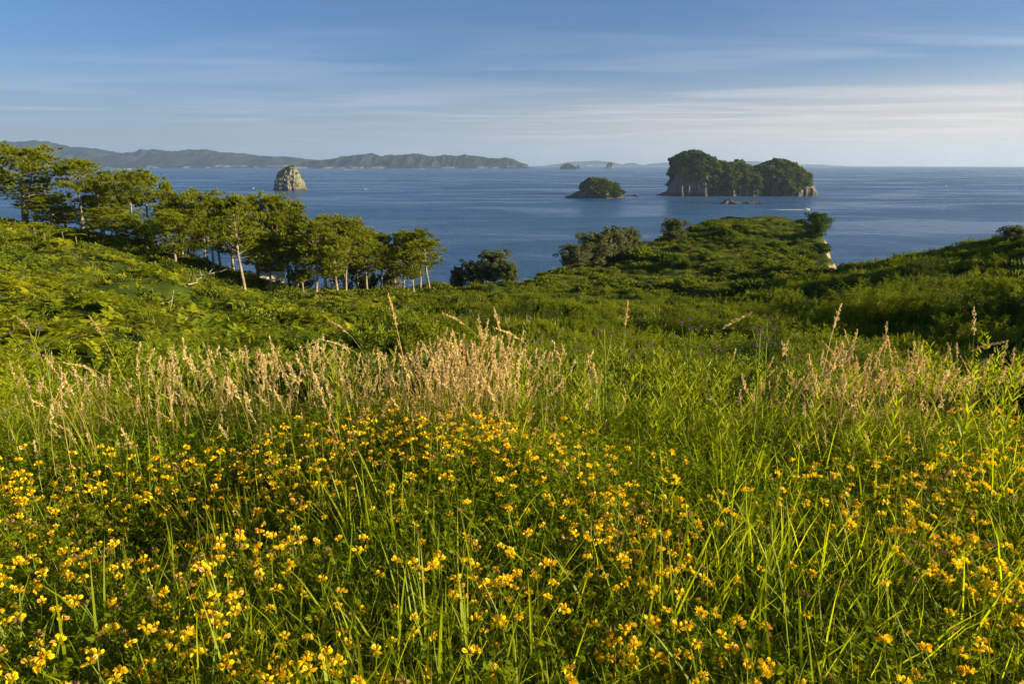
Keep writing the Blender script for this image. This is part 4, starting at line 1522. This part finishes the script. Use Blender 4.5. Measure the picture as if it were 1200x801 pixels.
# px of foot, py of top, depth, crown width in px, kind, lean hint, label
pines = [
    (36, 176, 120, 78, 'E', 'broad dark domed pine at the far left, tallest against the hills'),
    (6, 200, 128, 46, 'A', 'dark pine cut by the left edge of the grove'),
    (70, 232, 116, 50, 'C', 'low wide pine between the domed pine and the flat topped one'),
    (103, 189, 118, 46, 'B', 'tall flat topped pine right of the domed pine, standing against the sea'),
    (124, 214, 122, 34, 'D', 'slim pine tucked behind the flat topped pine'),
    (141, 205, 124, 32, 'G', 'dark narrow pine standing just left of the pair with bare trunks'),
    (128, 245, 108, 40, 'F', 'low bright pine below the dark narrow pine'),
    (164, 204, 118, 32, 'D', 'left one of the pair of bare trunked pines with small crowns'),
    (182, 203, 112, 36, 'D', 'right one of the pair of bare trunked pines with small crowns'),
    (150, 253, 102, 42, 'C', 'bushy pine with a leaning trunk below the bare trunked pair'),
    (204, 217, 128, 20, 'F', 'small round topped pine right of the bare trunked pair'),
    (205, 252, 100, 46, 'C', 'bushy low pine with foliage down to the bracken'),
    (176, 262, 106, 30, 'F', 'short dark pine in the shade of the bare trunked pair'),
    (222, 232, 112, 44, 'A', 'pine on the left of the dense middle block'),
    (240, 229, 108, 46, 'E', 'twin trunked pine in the dense middle block'),
    (258, 240, 116, 40, 'G', 'dark pine at the back of the dense middle block'),
    (283, 232, 92, 52, 'B', 'pine with the tall pale bare trunk standing in front of the grove'),
    (300, 236, 112, 40, 'G', 'pine directly behind the pale bare trunk'),
    (325, 238, 112, 52, 'A', 'broad pine above the white house'),
    (312, 275, 100, 40, 'F', 'short pine with leaning stem left of the white house'),
    (345, 243, 114, 40, 'G', 'dark pine right of the white house'),
    (352, 280, 102, 34, 'C', 'low bushy pine in front, right of the white house'),
    (368, 262, 98, 46, 'B', 'pine with a thin straight trunk in the middle of the grove'),
    (388, 258, 112, 44, 'G', 'dark pine behind the thin straight trunk'),
    (402, 260, 104, 60, 'E', 'large twin trunked pine with a spreading crown'),
    (428, 277, 108, 48, 'A', 'wide crowned pine right of the large twin trunked pine'),
    (445, 277, 120, 34, 'G', 'pine at the back near the gap with the sea'),
    (472, 275, 118, 42, 'C', 'dark pine left of the last bright pine'),
    (492, 273, 114, 34, 'G', 'conical pine near the right end of the grove'),
    (502, 282, 110, 40, 'B', 'bright pine at the right end of the grove beside the sea'),
    (271, 262, 120, 36, 'F', 'back row pine left of the pale bare trunk'),
    (417, 268, 122, 36, 'G', 'back row pine behind the spreading crown'),
    (85, 244, 124, 34, 'F', 'back row pine low beside the flat topped pine'),
    (228, 258, 124, 40, 'C', 'back row pine filling the shade of the middle block'),
    (302, 262, 124, 40, 'C', 'back row pine filling the shade behind the white house'),
    (380, 285, 122, 36, 'F', 'back row pine low beside the spreading crown'),
    (48, 222, 128, 44, 'G', 'back row pine filling the right side of the domed pine'),
    (115, 232, 126, 34, 'C', 'back row pine below the flat topped pine'),
    (152, 236, 124, 34, 'C', 'back row pine in the shade behind the bare trunked pair'),
    (196, 243, 118, 36, 'G', 'back row pine between the bare trunked pair and the middle block'),
    (214, 246, 106, 36, 'B', 'straight pine in front of the left end of the middle block'),
    (248, 256, 102, 40, 'G', 'pine with a dark trunk in front of the middle block'),
    (336, 258, 124, 40, 'C', 'back row pine right behind the white house'),
    (394, 282, 98, 34, 'F', 'short pine in front of the large twin trunked pine'),
    (412, 290, 126, 40, 'C', 'back row pine low below the wide crowned pine'),
    (460, 292, 124, 30, 'F', 'back row pine low before the sea gap'),
    (484, 287, 104, 26, 'F', 'small bright pine at the foot of the conical pine'),
]
LV = bpy.data.objects
for i, (px_, pt, Y, wpx, kd, lab) in enumerate(pines):
    tk, br, cr, H0, CR0 = pine_kinds[kd]
    base = at(px_, 300, Y)
    g0 = gz(base.x, base.y)
    top = at(px_, pt, Y)
    H = top.z - g0
    wid = wpx * (Y / ray(px_, pt)[1]) / 800
    e = empty('pine_tree', (base.x, base.y, g0), rng.uniform(0, 6.28), lab, 'pine tree', 'pines of the grove on the left')
    sz = H / (H0 * 1.03)
    sx = 1.18 * wid / (2 * CR0 * 1.05)
    e.scale = (sx, sx, sz)
    link('trunk', tk, e)
    link('limb', br, e)
    link('crown', cr, e)

poh = [tree_meshes(701 + k, 6, 3.2, 0.10, M_pohu, M_bark2, 50, 'dome', 0.62, 180, 0.22, 0.05, 2) for k in range(3)]
M_poh2 = leaf_mat('clifftop_tree_leaf', (0.05, 0.11, 0.014), (0.13, 0.21, 0.03), trans=0.25, gloss=0.14, island=True, wscale=0.4)
poh.append(tree_meshes(711, 8, 3.4, 0.12, M_poh2, M_bark2, 54, 'dome', 0.80, 240, 0.25, 0.05, 2))
coast_trees = [  # foot px, foot py (nearly), top py, Y, width px, kind, label
    (580, 293, 118, 44, 0, 'grey green coastal tree with a reddish crown, in the gap right of the pines'),
    (556, 305, 118, 40, 1, 'low grey coastal tree left of the reddish crowned one'),
    (536, 312, 120, 26, 2, 'smallest coastal tree beside the last pine'),
    (598, 307, 116, 24, 2, 'dark coastal tree at the right foot of the reddish crowned one'),
    (672, 286, 146, 44, 0, 'pale round coastal tree at the left end of the headland clump'),
    (697, 272, 152, 50, 1, 'dark middle tree of the headland clump'),
    (718, 265, 156, 44, 2, 'tallest tree of the headland clump, with a brownish top'),
    (739, 267, 160, 26, 0, 'small tree at the right end of the headland clump'),
    (789, 256, 176, 35, 1, 'lone round coastal tree on the headland crest'),
    (953, 247, 176, 38, 3, 'big bright layered tree on the cliff edge of the headland'),
    (962, 283, 158, 26, 3, 'bushy tree clinging to the cliff below the big layered tree'),
    (938, 297, 150, 34, 3, 'rounded olive tree low on the cliff edge'),
    (958, 296, 152, 24, 0, 'small grey tree by the bare cliff'),
    (1184, 263, 76, 34, 0, 'dark bush standing up on the skyline of the right slope'),
    (1112, 285, 82, 12, 1, 'tiny bush on the skyline of the right slope'),
    (430, 320, 124, 34, 2, 'dark coastal tree under the pines beside the sea gap'),
    (455, 318, 126, 30, 1, 'dark coastal tree in the shade under the last pines'),
    (350, 318, 120, 40, 2, 'dark undergrowth tree behind the middle pines'),
]
for i, (px_, pt, Y, wpx, kd, lab) in enumerate(coast_trees):
    tk, br, cr, H0, CR0 = poh[kd]
    base = at(px_, 300, Y)
    g0 = gz(base.x, base.y)
    top = at(px_, pt, Y)
    wid = wpx * (Y / ray(px_, pt)[1]) / 800
    H = max(top.z - g0, wid * 0.5)
    e = empty('coastal_tree', (base.x, base.y, top.z - H - 0.3), rng.uniform(0, 6.28), lab, 'tree', 'broadleaf trees along the coast')
    e.scale = (wid / (2 * CR0 * 1.15),) * 2 + (H / (H0 * 1.12),)
    link('trunk', tk, e)
    link('limb', br, e)
    link('crown', cr, e)

# individual shrubs that stand out on the headland and the slopes
M_shrub = leaf_mat('headland_shrub_leaf', (0.075, 0.115, 0.010), (0.24, 0.30, 0.022), trans=0.3, gloss=0.05, wscale=0.5)
shr = [bush_mesh('shrub', 801 + k, M_shrub, 1.0, 0.85, 150, 24, 0.15, 0.4, 1.15, 0.45) for k in range(3)]
GSH = 'rounded shrubs dotted over the headland'
cnt = 0
for k in range(1200):
    if cnt >= 150:
        break
    px_ = rng.uniform(610, 965)
    Y = rng.uniform(100, 200)
    b = at(px_, 300, Y)
    if float(coast_sd(np.array([b.x]), np.array([b.y]))[0]) < 2.0:
        continue
    g0 = gz(b.x, b.y)
    cnt += 1
    o = link('shrub', shr[k % 3], None, (b.x, b.y, g0 - 0.15))
    s_ = rng.lognormal(0.22, 0.3)
    o.scale = (s_ * 1.25, s_ * 1.1, s_ * rng.uniform(0.75, 1.15))
    o.rotation_euler = (0, 0, rng.uniform(0, 6.28))
    tag(o, 'rounded dark green shrub on the grassy headland slope', 'shrub', GSH)

GHS = 'feathery heath bushes standing out on the right slope and in the valley'
hs_kinds = [plume_big('heath_bush', 511, M_gorse), plume_big('heath_bush', 512, M_gorse), shr[0]]
cnt = 0
for k in range(2000):
    if cnt >= 190:
        break
    px_ = rng.uniform(560, 1190)
    Y = math.exp(rng.uniform(math.log(14), math.log(88)))
    b = at(px_, 300, Y)
    if float(fbm(np.array([b.x * 0.1]), np.array([b.y * 0.12]), seed=303, octaves=2)[0]) < 0.0:
        continue
    g0 = gz(b.x, b.y)
    cnt += 1
    s_ = rng.uniform(1.2, 2.9) * (0.55 + 0.4 * min(1, Y / 40))
    o = link('heath_bush', hs_kinds[int(rng.choice([0, 1]))], None, (b.x, b.y, g0 - 0.1))
    o.scale = (s_ * 1.4, s_ * 1.2, s_ * rng.uniform(0.75, 1.05))
    o.rotation_euler = (0, 0, rng.uniform(0, 6.28))
    tag(o, 'feathery green heath bush in the low growth of the valley and right slope', 'bush', GHS)

# tree ferns on the left
def tree_fern():
    tk = MB()
    P = np.array([(0, 0, -0.2), (0.03, 0, 0.7), (0.0, 0.04, 1.4), (0.05, 0.02, 2.1)])
    tube(tk, P, [0.11, 0.08, 0.07, 0.09], 7)
    return tk.mesh('trunk', [M_bark2], True), fern_mesh('fern_crown', 77, M_fern, 11, 1.7, 20, 0.55)


tft, tfc = tree_fern()
for (px_, py_, Y, lab) in [(39, 262, 96, 'tree fern with spread fronds below the domed pine'), (72, 266, 94, 'wide tree fern right of the first one'), (88, 272, 92, 'lower tree fern at the right of the group'), (52, 276, 88, 'small tree fern in the bracken'),
                           (176, 355, 62, 'tree fern on a short dark trunk in the bracken slope')]:
    t_ = at(px_, py_, Y)
    g0 = gz(t_.x, t_.y)
    e = empty('tree_fern', (t_.x, t_.y, g0), rng.uniform(0, 6), lab, 'tree fern', 'tree ferns on the left hillside')
    s_ = max(0.6, (t_.z - g0) / 2.7)
    e.scale = (0.9, 0.9, s_)
    link('trunk', tft, e)
    o = link('fern_crown', tfc, e)
    o.location = (0.05, 0.02, 1.45)

# dead branches lying in the bracken
def dead_branch(seed, L):
    r = np.random.default_rng(seed)
    mb = MB()
    p0 = np.cumsum(np.concatenate([[[0, 0, 0.1]], np.stack([np.full(6, L / 6), r.normal(0, .1, 6), r.normal(0.02, .06, 6)], 1)]), 0)
    tube(mb, p0, np.linspace(0.07, 0.02, 7), 5)
    for k in range(6):
        i = r.integers(1, 6)
        d = np.array([r.uniform(-.2, 1), r.normal(0, .6), r.uniform(0.1, .9)])
        q = np.array([p0[i] + d * s_ * L * 0.22 + np.array([0, 0, -.1 * s_ * s_]) for s_ in np.linspace(0, 1, 4)])
        tube(mb, q, [0.035, 0.025, 0.018, 0.008], 4)
    return mb.mesh('dead_branch', [M_deadwood], True)


db = [dead_branch(811, 3.0), dead_branch(812, 2.2), dead_branch(813, 1.6)]
for i, (px_, py_, Y, s_, lab) in enumerate([(222, 333, 82, 1.6, 'long pale fallen branch in the bracken below the pines'), (222, 345, 76, 1.1, 'short pale branch poking up under the long one'), (228, 378, 52, 1.1, 'bent grey branch at the lower edge of the bracken'),
                                            (272, 378, 54, 1.3, 'bleached dead twiggy branches piled in the bracken'), (283, 372, 56, 1.0, 'second heap of bleached twigs beside the piled branches'), (375, 345, 84, 1.2, 'forked pale branch under the thin trunked pine'), (195, 368, 58, 0.9, 'short upright dead stick in the bracken')]):
    b = at(px_, py_, Y)
    g0 = gz(b.x, b.y)
    o = link('dead_branch', db[i % 3], None, (b.x, b.y, g0 + 0.55))
    o.rotation_euler = (0, -0.15 if i != 6 else -1.2, [0.1, 1.2, -0.3, 0.5, 2.5, 0.9, 0.4][i])
    o.scale = (s_, s_, s_)
    tag(o, lab, 'branch')

# small brown dead shrub in the clearing
o = link('dead_shrub', bush_mesh('dead_shrub', 821, M_fern_dead, 0.45, 0.9, 60, 14, 0.12, 0.6), None, None)
b = at(541, 362, 86)
o.location = (b.x, b.y, gz(b.x, b.y))
tag(o, 'small brown dead shrub alone in the grassy clearing', 'shrub')

# ------------------------------------------------------------------ WHITE HOUSE
def box(mb, x0, y0, z0, x1, y1, z1, mat_=0):
    v = [(x0, y0, z0), (x1, y0, z0), (x1, y1, z0), (x0, y1, z0), (x0, y0, z1), (x1, y0, z1), (x1, y1, z1), (x0, y1, z1)]
    return mb.add(v, [(0, 3, 2, 1), (4, 5, 6, 7), (0, 1, 5, 4), (1, 2, 6, 5), (2, 3, 7, 6), (3, 0, 4, 7)], mat_)


b = at(320, 326, 112)
hz = at(320, 312, 112).z
g0 = gz(b.x, b.y)
hs = empty('white_house', (b.x, b.y, g0), 0.25, 'small white house half hidden among the trunks of the pine grove', 'house')
Hh = max(2.2, hz - g0)
mb = MB()
box(mb, -1.9, -1.5, -0.4, 1.9, 1.5, Hh)
mb.add([(-1.9, -1.5, Hh), (-1.9, 1.5, Hh), (-1.9, 0, Hh + 0.9)], [(0, 2, 1)])
mb.add([(1.9, -1.5, Hh), (1.9, 1.5, Hh), (1.9, 0, Hh + 0.9)], [(0, 1, 2)])
mb.obj('wall', [M_wall], hs)
mb = MB()
for s_ in (-1, 1):
    v = [(-2.1, s_ * 1.75, Hh - 0.12), (2.1, s_ * 1.75, Hh - 0.12), (2.1, 0, Hh + 0.98), (-2.1, 0, Hh + 0.98)]
    v += [(a_, b_, c_ - 0.07) for a_, b_, c_ in v]
    mb.add(v, [(0, 1, 2, 3), (4, 7, 6, 5), (0, 4, 5, 1), (1, 5, 6, 2), (2, 6, 7, 3), (3, 7, 4, 0)])
mb.obj('roof', [M_roof], hs)
for xw in (-1.0, 0.9):
    fo = box(MB(), xw - 0.42, -1.54, Hh * 0.4, xw + 0.42, -1.503, Hh * 0.4 + 0.9).obj('window', [M_white], hs)
    box(MB(), xw - 0.35, -1.56, Hh * 0.4 + 0.07, xw + 0.35, -1.543, Hh * 0.4 + 0.83).obj('pane', [M_dglass], fo)

# ------------------------------------------------------------------ ISLANDS AND ROCKS
crown_col = proto_collection('island_crown_kinds', [bush_mesh('island_tree_crown', 901 + k, M_isle, 1.0, 0.9, 60, 12, 0.42, 0.3, 1.4, 0.3, 0.5) for k in range(4)])


def island(name, base_py, prof, Y, width_f, rockm, label, cat, seed,  tree_cover=None, nx=180, ny=60, jag=0.10, tree_scale=1.0, n_tree=2600, bare=(), shelf=None, group=None, edge_p=(2.6, 0.55)):
    """steep rock whose outline follows the measured skyline; width_f(u) gives half depth in metres"""
    if base_py > 205:
        u_, f_, z_ = ray(600, base_py)
        t_ = EYE / -z_
        for _ in range(8):
            t_ = (EYE + f_ * f_ * t_ * t_ / (2 * REARTH)) / -z_
        Y = f_ * t_ + 10
    prof = np.array(prof, float)
    x0, x1 = prof[0, 0], prof[-1, 0]
    cxp = (x0 + x1) / 2
    org = at(cxp, base_py, Y)
    bz = sea_z(org.x, Y)
    e = empty(name, (org.x, Y, bz), 0, label, cat, group)
    xs = np.linspace(x0, x1, nx)
    P = np.array([at(a_, np.interp(a_, prof[:, 0], prof[:, 1]), Y)[:] for a_ in xs])
    X = P[:, 0] - org.x
    H = np.maximum(P[:, 2] - bz, 0.1)
    t = np.linspace(-1, 1, ny)
    XX = np.repeat(X[:, None], ny, 1)
    TT = np.repeat(t[None], nx, 0)
    wd = np.array([width_f(a_) for a_ in xs])[:, None]
    nn = fbm(XX / 16.0, np.sign(TT) * 3.3 + TT * 0.4, seed=seed, octaves=4)
    sc = 1 + 0.17 * nn
    edge = np.clip((1 - (np.abs(TT)) ** edge_p[0]), 0, 1) ** edge_p[1]
    YYl = TT * wd * sc
    HH = H[:, None] * edge
    # vertical gullies and jags
    HH = HH * (1 + jag * ridged(XX / 9.0, YYl / 12.0, seed=seed + 3, octaves=4) * (1 - edge ** 3)) + jag * 3 * fbm(XX / 4, YYl / 4, seed=seed + 9, octaves=3) * sstep(0.02, 0.3, edge)
    if shelf:
        HH = np.maximum(HH, shelf * np.clip(1.0 + fbm(XX / 3.5, YYl / 3.5, seed=seed + 14, octaves=3), 0, 2) * (np.abs(TT) < 0.985))
    HH = HH * (1 - 0.22 * np.abs(fbm(XX / 13, YYl / 13, seed=seed + 60, octaves=3)) * sstep(1.0, 0.85, edge))
    HH[:, 0] = -6
    HH[:, -1] = -6
    HH[0] = -6
    HH[-1] = -6
    Xd = XX + 1.6 * jag * 10 * fbm(YYl / 6, HH / 6, XX / 6, seed=seed + 20, octaves=3) * (1 - edge ** 2) * 0.5
    Yd = YYl + 1.6 * jag * 10 * fbm(XX / 6, HH / 5, YYl / 6, seed=seed + 21, octaves=3) * (1 - edge ** 2)
    V = np.stack([Xd, Yd, HH], -1)
    i = np.arange(nx - 1)[:, None]
    j = np.arange(ny - 1)[None]
    F = np.stack([i * ny + j, (i + 1) * ny + j, (i + 1) * ny + j + 1, i * ny + j + 1], -1).reshape(-1, 4)
    MB().add(V.reshape(-1, 3), F).obj('rock', [rockm], e, smooth=False)
    if tree_cover:
        r = np.random.default_rng(seed + 40)
        fi = r.uniform(0, nx - 2, n_tree * 4)
        # uniform over surface area rather than over the grid: favour the steep front
        fj = (0.5 + 0.5 * np.sign(r.uniform(-1, 0.5, n_tree * 4)) * r.uniform(0, 1, n_tree * 4) ** 0.45 * np.where(r.uniform(0, 1, n_tree * 4) < 0.3, r.uniform(0, 1, n_tree * 4), 1)) * (ny - 2)
        fj = np.clip(fj, 0, ny - 2.001)
        ii, jj = fi.astype(int), fj.astype(int)
        a_, b_ = fi - ii, fj - jj
        Pt = V[ii, jj] * ((1 - a_) * (1 - b_))[:, None] + V[ii + 1, jj] * (a_ * (1 - b_))[:, None] + V[ii, jj + 1] * ((1 - a_) * b_)[:, None] + V[ii + 1, jj + 1] * (a_ * b_)[:, None]
        wz = Pt + np.array([org.x, Y, bz])
        ppx, ppy = px_of(wz[:, 0], wz[:, 1], wz[:, 2])
        pr_ = tree_cover(ppx, ppy, Pt, V, r)
        k = np.where(r.uniform(0, 1, len(pr_)) < pr_)[0][:n_tree]
        Pt = Pt[k]
        s_ = r.lognormal(1.22, 0.45, len(k)) * tree_scale
        tr_ = np.stack([r.normal(0, .2, len(k)), r.normal(0, .2, len(k)), r.uniform(0, 6.28, len(k))], 1)
        scatter('forest', crown_col, Pt + np.array([0, 0, -0.3]) * s_[:, None], tr_, np.stack([s_, s_, s_ * 0.85], 1), r.integers(0, 4, len(k)), parent=e)
    return e


def cov_main(px, py, P, V, r):
    nz = fbm(P[:, 0] / 22, P[:, 2] / 16, seed=90, octaves=3)
    # height of bare foot varies along the island
    foot = np.interp(px, [780, 795, 815, 824, 838, 870, 900, 925, 938, 948, 957], [220, 202, 206, 218, 225, 223, 225, 225, 220, 213, 206])
    c = sstep(4, -4, py - foot - nz * 4)
    bare = np.exp(-(((px - 826.5) / 3.0) ** 2 + ((py - 213) / 15) ** 2)) + 0.9 * np.exp(-(((px - 797) / 8) ** 2 + ((py - 212) / 6) ** 2))
    return np.clip(c * (1 - 1.3 * bare), 0, 1)


W_main = lambda p: np.interp(p, [775, 790, 815, 838, 850, 880, 900, 920, 945, 958], [8, 36, 46, 46, 44, 42, 43, 48, 34, 5])
island('forested_island', 229, [(775, 227), (778, 225.5), (782, 224), (786, 217), (788.5, 212), (790, 200), (791, 190), (793, 186), (797, 182), (803, 180), (808, 178.5), (813, 178), (818, 179.5), (824, 182), (830, 185), (836, 189), (840, 192), (845, 193), (852, 191.8),
                               (858, 192), (864, 191.5), (870, 194), (876, 197), (882, 196.5), (888, 195.5), (896, 195), (902, 192), (908, 190), (915, 189), (921, 190.5), (928, 194), (936, 198.5), (941, 204), (944, 210), (948, 214), (952, 218), (956, 223), (958, 227)],
       1330, W_main, M_rock, 'large forested island with a tall cliff head at its left end', 'island', 5, cov_main, 240, 90, jag=0.13, n_tree=3600, shelf=2.5)


def cov_small(px, py, P, V, r):
    nz = fbm(P[:, 0] / 12, P[:, 2] / 9, seed=95, octaves=2)
    foot = np.interp(px, [672, 684, 690, 700, 716, 724, 730], [224, 221, 224, 226, 228, 228, 224])
    return sstep(2, -2, py - foot - nz * 2) * (px > 682)


island('small_forested_islet', 232, [(662, 230.5), (670, 228.5), (675, 224.5), (681, 223), (684, 218), (688, 212.5), (692, 209), (697, 209.5), (703, 210.5), (709, 213), (714, 215.5), (719, 214.5), (723, 219), (725.5, 226), (731, 230), (733, 231.5)],
       1250, lambda p: np.interp(p, [662, 680, 700, 722, 733], [6, 18, 24, 18, 3]), M_rock, 'small wooded islet left of the large island', 'island', 6, cov_small, 130, 60, jag=0.10, n_tree=900, tree_scale=0.8, shelf=1.8)


def cov_stack(px, py, P, V, r):
    nz = fbm(P[:, 0] / 5, P[:, 2] / 4, seed=97, octaves=2)
    return 0.45 * sstep(0.0, 0.35, nz) * (py < 215) + 0.5 * sstep(212, 198, py) * (px < 335) * (nz > -0.1)


island('rock_stack', 223, [(322, 222.8), (323, 214), (324, 206), (326, 202.5), (330, 199), (334, 196.5), (337, 195), (341, 194.6), (345, 195), (347.5, 198), (350, 202), (352, 206), (354.5, 212), (356, 218), (359, 220), (360, 222)],
       1640, lambda p: np.interp(p, [322, 330, 340, 352, 360], [14, 30, 36, 26, 6]), M_stack, 'pale steep sea stack standing alone before the far hills', 'rock', 7, cov_stack, 110, 70, jag=0.22, n_tree=260, tree_scale=0.42, shelf=2.2, edge_p=(1.8, 0.75))


def reef(base_py, prof, Y, wd, label, seed, group='low reef rocks by the islands'):
    island('reef_rocks', base_py, prof, Y, lambda p: wd, M_reef, label, 'rock', seed, None, 80, 24, jag=0.22, group=group)


reef(239, [(843, 238.5), (848, 236.5), (851, 233.5), (855, 233), (859, 236), (864, 237), (869, 237.6), (874, 237), (878, 236), (881, 235.5), (885, 237), (890, 237.2), (897, 238), (902, 238.8)], 1110, 7, 'low dark reef in front of the large island', 101)
reef(230, [(733, 230), (737, 229), (741, 229.3), (745, 228), (748, 228.6), (750, 229.8)], 1290, 5, 'small reef rock to the right of the wooded islet', 102)
reef(229, [(768, 228.6), (771, 227.4), (775, 226.5), (779, 227), (783, 228)], 1330, 6, 'small reef rock at the left foot of the large island', 103)
reef(234, [(841, 234.5), (844, 233.8), (847, 234.5)], 1180, 3, 'tiny rock left of the low dark reef', 104)
# far rocks near the horizon
for prof, Y, lab, sd_ in [([(656, 196), (659, 193.5), (662, 191.8), (666, 191.3), (670, 192.5), (674, 194.8), (675, 196)], 7500, 'pale low islet near the horizon right of the hills', 111), ([(710, 195.6), (712, 191.5), (715, 190), (718, 191), (720, 195.6)], 8500, 'dark hump shaped rock on the horizon', 112),
                          ([(675.5, 195.5), (677.5, 193.3), (679.5, 195.5)], 7600, 'tiny rock beside the pale low islet on the horizon', 113)]:
    island('horizon_rock', 196, prof, Y, lambda p: 60, M_hill, lab, 'rock', sd_, None, 50, 16, jag=0.1, group='rocks on the horizon')

# ------------------------------------------------------------------ BOATS
def hull_mesh():
    mb = MB()
    L, B = 7.0, 2.4
    st = []
    for t in np.linspace(0, 1, 9):
        w_ = B / 2 * (1 - max(0, (t - 0.45) / 0.55) ** 2.2)
        z_ = 0.85 + 0.35 * t * t
        k_ = -0.35 + 0.5 * max(0, t - 0.6)
        xx_ = -L / 2 + L * t
        st.append([(xx_, -w_, z_), (xx_, -w_ * 0.85, 0.15), (xx_, 0, k_), (xx_, w_ * 0.85, 0.15), (xx_, w_, z_), (xx_, 0, z_ - 0.1)])
    V = np.array(st).reshape(-1, 3)
    F = []
    for i in range(8):
        for k in range(6):
            k2 = (k + 1) % 6
            F.append((i * 6 + k, (i + 1) * 6 + k, (i + 1) * 6 + k2, i * 6 + k2))
    mb.add(V, F)
    mb.add(V[:6], [(0, 1, 2, 5), (5, 2, 3, 4)])
    return mb.mesh('hull', [M_white])


def cabin_mesh():
    mb = MB()
    b_ = [(-1.2, -0.85, 0.9), (1.5, -0.7, 1.0), (1.5, 0.7, 1.0), (-1.2, 0.85, 0.9)]
    t_ = [(-1.0, -0.7, 2.1), (0.6, -0.6, 2.1), (0.6, 0.6, 2.1), (-1.0, 0.7, 2.1)]
    mb.add(b_ + t_, [(4, 5, 6, 7), (0, 1, 5, 4), (1, 2, 6, 5), (2, 3, 7, 6), (3, 0, 4, 7)])
    return mb.mesh('cabin', [M_white])


def window_mesh():
    mb = MB()
    mb.add([(1.44, -0.62, 1.15), (1.44, 0.62, 1.15), (0.76, 0.54, 1.95), (0.76, -0.54, 1.95)], [(0, 1, 2, 3)])
    mb.v[0][:, 0] += 0.06
    return mb.mesh('windscreen', [M_dglass])


def wake_mesh(L, w, seed):
    r = np.random.default_rng(seed)
    mb = MB()
    n_ = int(L / 1.2)
    t = np.linspace(0, 1, n_)
    for s_ in (-1, 1):
        c = s_ * w * 0.5 * t ** 0.8
        hw = (0.5 + 0.9 * t) * (0.55 + 0.6 * r.uniform(0, 1, n_)) * (1 - 0.7 * t)
        V = np.concatenate([np.stack([-3 - L * t, c - hw, np.full(n_, 0.12)], 1), np.stack([-3 - L * t, c + hw, np.full(n_, 0.12)], 1), np.stack([-3 - L * t, c, 0.12 + 0.5 * (1 - t)], 1)])
        F = [(i, i + 1, 2 * n_ + i + 1, 2 * n_ + i) for i in range(n_ - 1)] + [(2 * n_ + i, 2 * n_ + i + 1, n_ + i + 1, n_ + i) for i in range(n_ - 1)]
        mb.add(V, F)
    return mb.mesh('wake', [M_foam])


hm_, cm_, wm_ = hull_mesh(), cabin_mesh(), window_mesh()
for k, (px_, py_, wk, head, sc, lab) in enumerate([(946, 245.8, 48, 0.02, 1.0, 'white motorboat drawing a long bright wake in front of the large island'), (934, 208.5, 40, 0.05, 1.3, 'white motorboat with a short wake right of the large island'),
                                               (1109, 218, 8, 0.8, 1.2, 'lone white boat far out on the open sea at the right'), (427, 222, 10, 3.0, 1.2, 'small boat at rest in the bay right of the sea stack'),
                                               (297, 221, 6, 2.0, 1.0, 'tiny boat left of the sea stack'), (152, 198.3, 60, 0.3, 3.5, 'white boat under the cliffs of the far hills'), (404, 199, 50, 3.3, 2.5, 'white boat before the far hills, left one of two'), (496, 197.6, 40, 0.2, 3.0, 'white boat before the far hills, right one of two')]):
    u_, f_, z_ = ray(px_, py_)
    # meet the curved sea
    t_ = EYE / -z_
    for _ in range(8):
        t_ = (EYE + (u_ * u_ + f_ * f_) * t_ * t_ / (2 * REARTH)) / -z_
    X, Y = u_ * t_, f_ * t_
    e = empty('motorboat', (X, Y, sea_z(X, Y)), head, lab, 'boat')
    e.scale = (sc,) * 3
    link('hull', hm_, e)
    link('cabin', cm_, e)
    link('windscreen', wm_, e)
    link('wake', wake_mesh(wk, wk * 0.10, k), e)

# ------------------------------------------------------------------ HAZE (air between us and the far things)
HB = 34500.0
hzm, h, out = mat('sea_air_haze')
pv = h.n('ShaderNodeVolumePrincipled')
pv.inputs['Density'].default_value = 4.3e-5
pv.inputs['Color'].default_value = (0.52, 0.70, 1.0, 1)
pv.inputs['Anisotropy'].default_value = 0.2
h.l(pv.outputs[0], out.inputs['Volume'])
mb = MB()
zl, zt_ = -100.0, 720.0
box(mb, -HB, -HB, zl, HB, HB, zt_)
hz_o = mb.obj('haze', [hzm])
tag(hz_o, kind='stuff')
print('objects', len(bpy.data.objects))
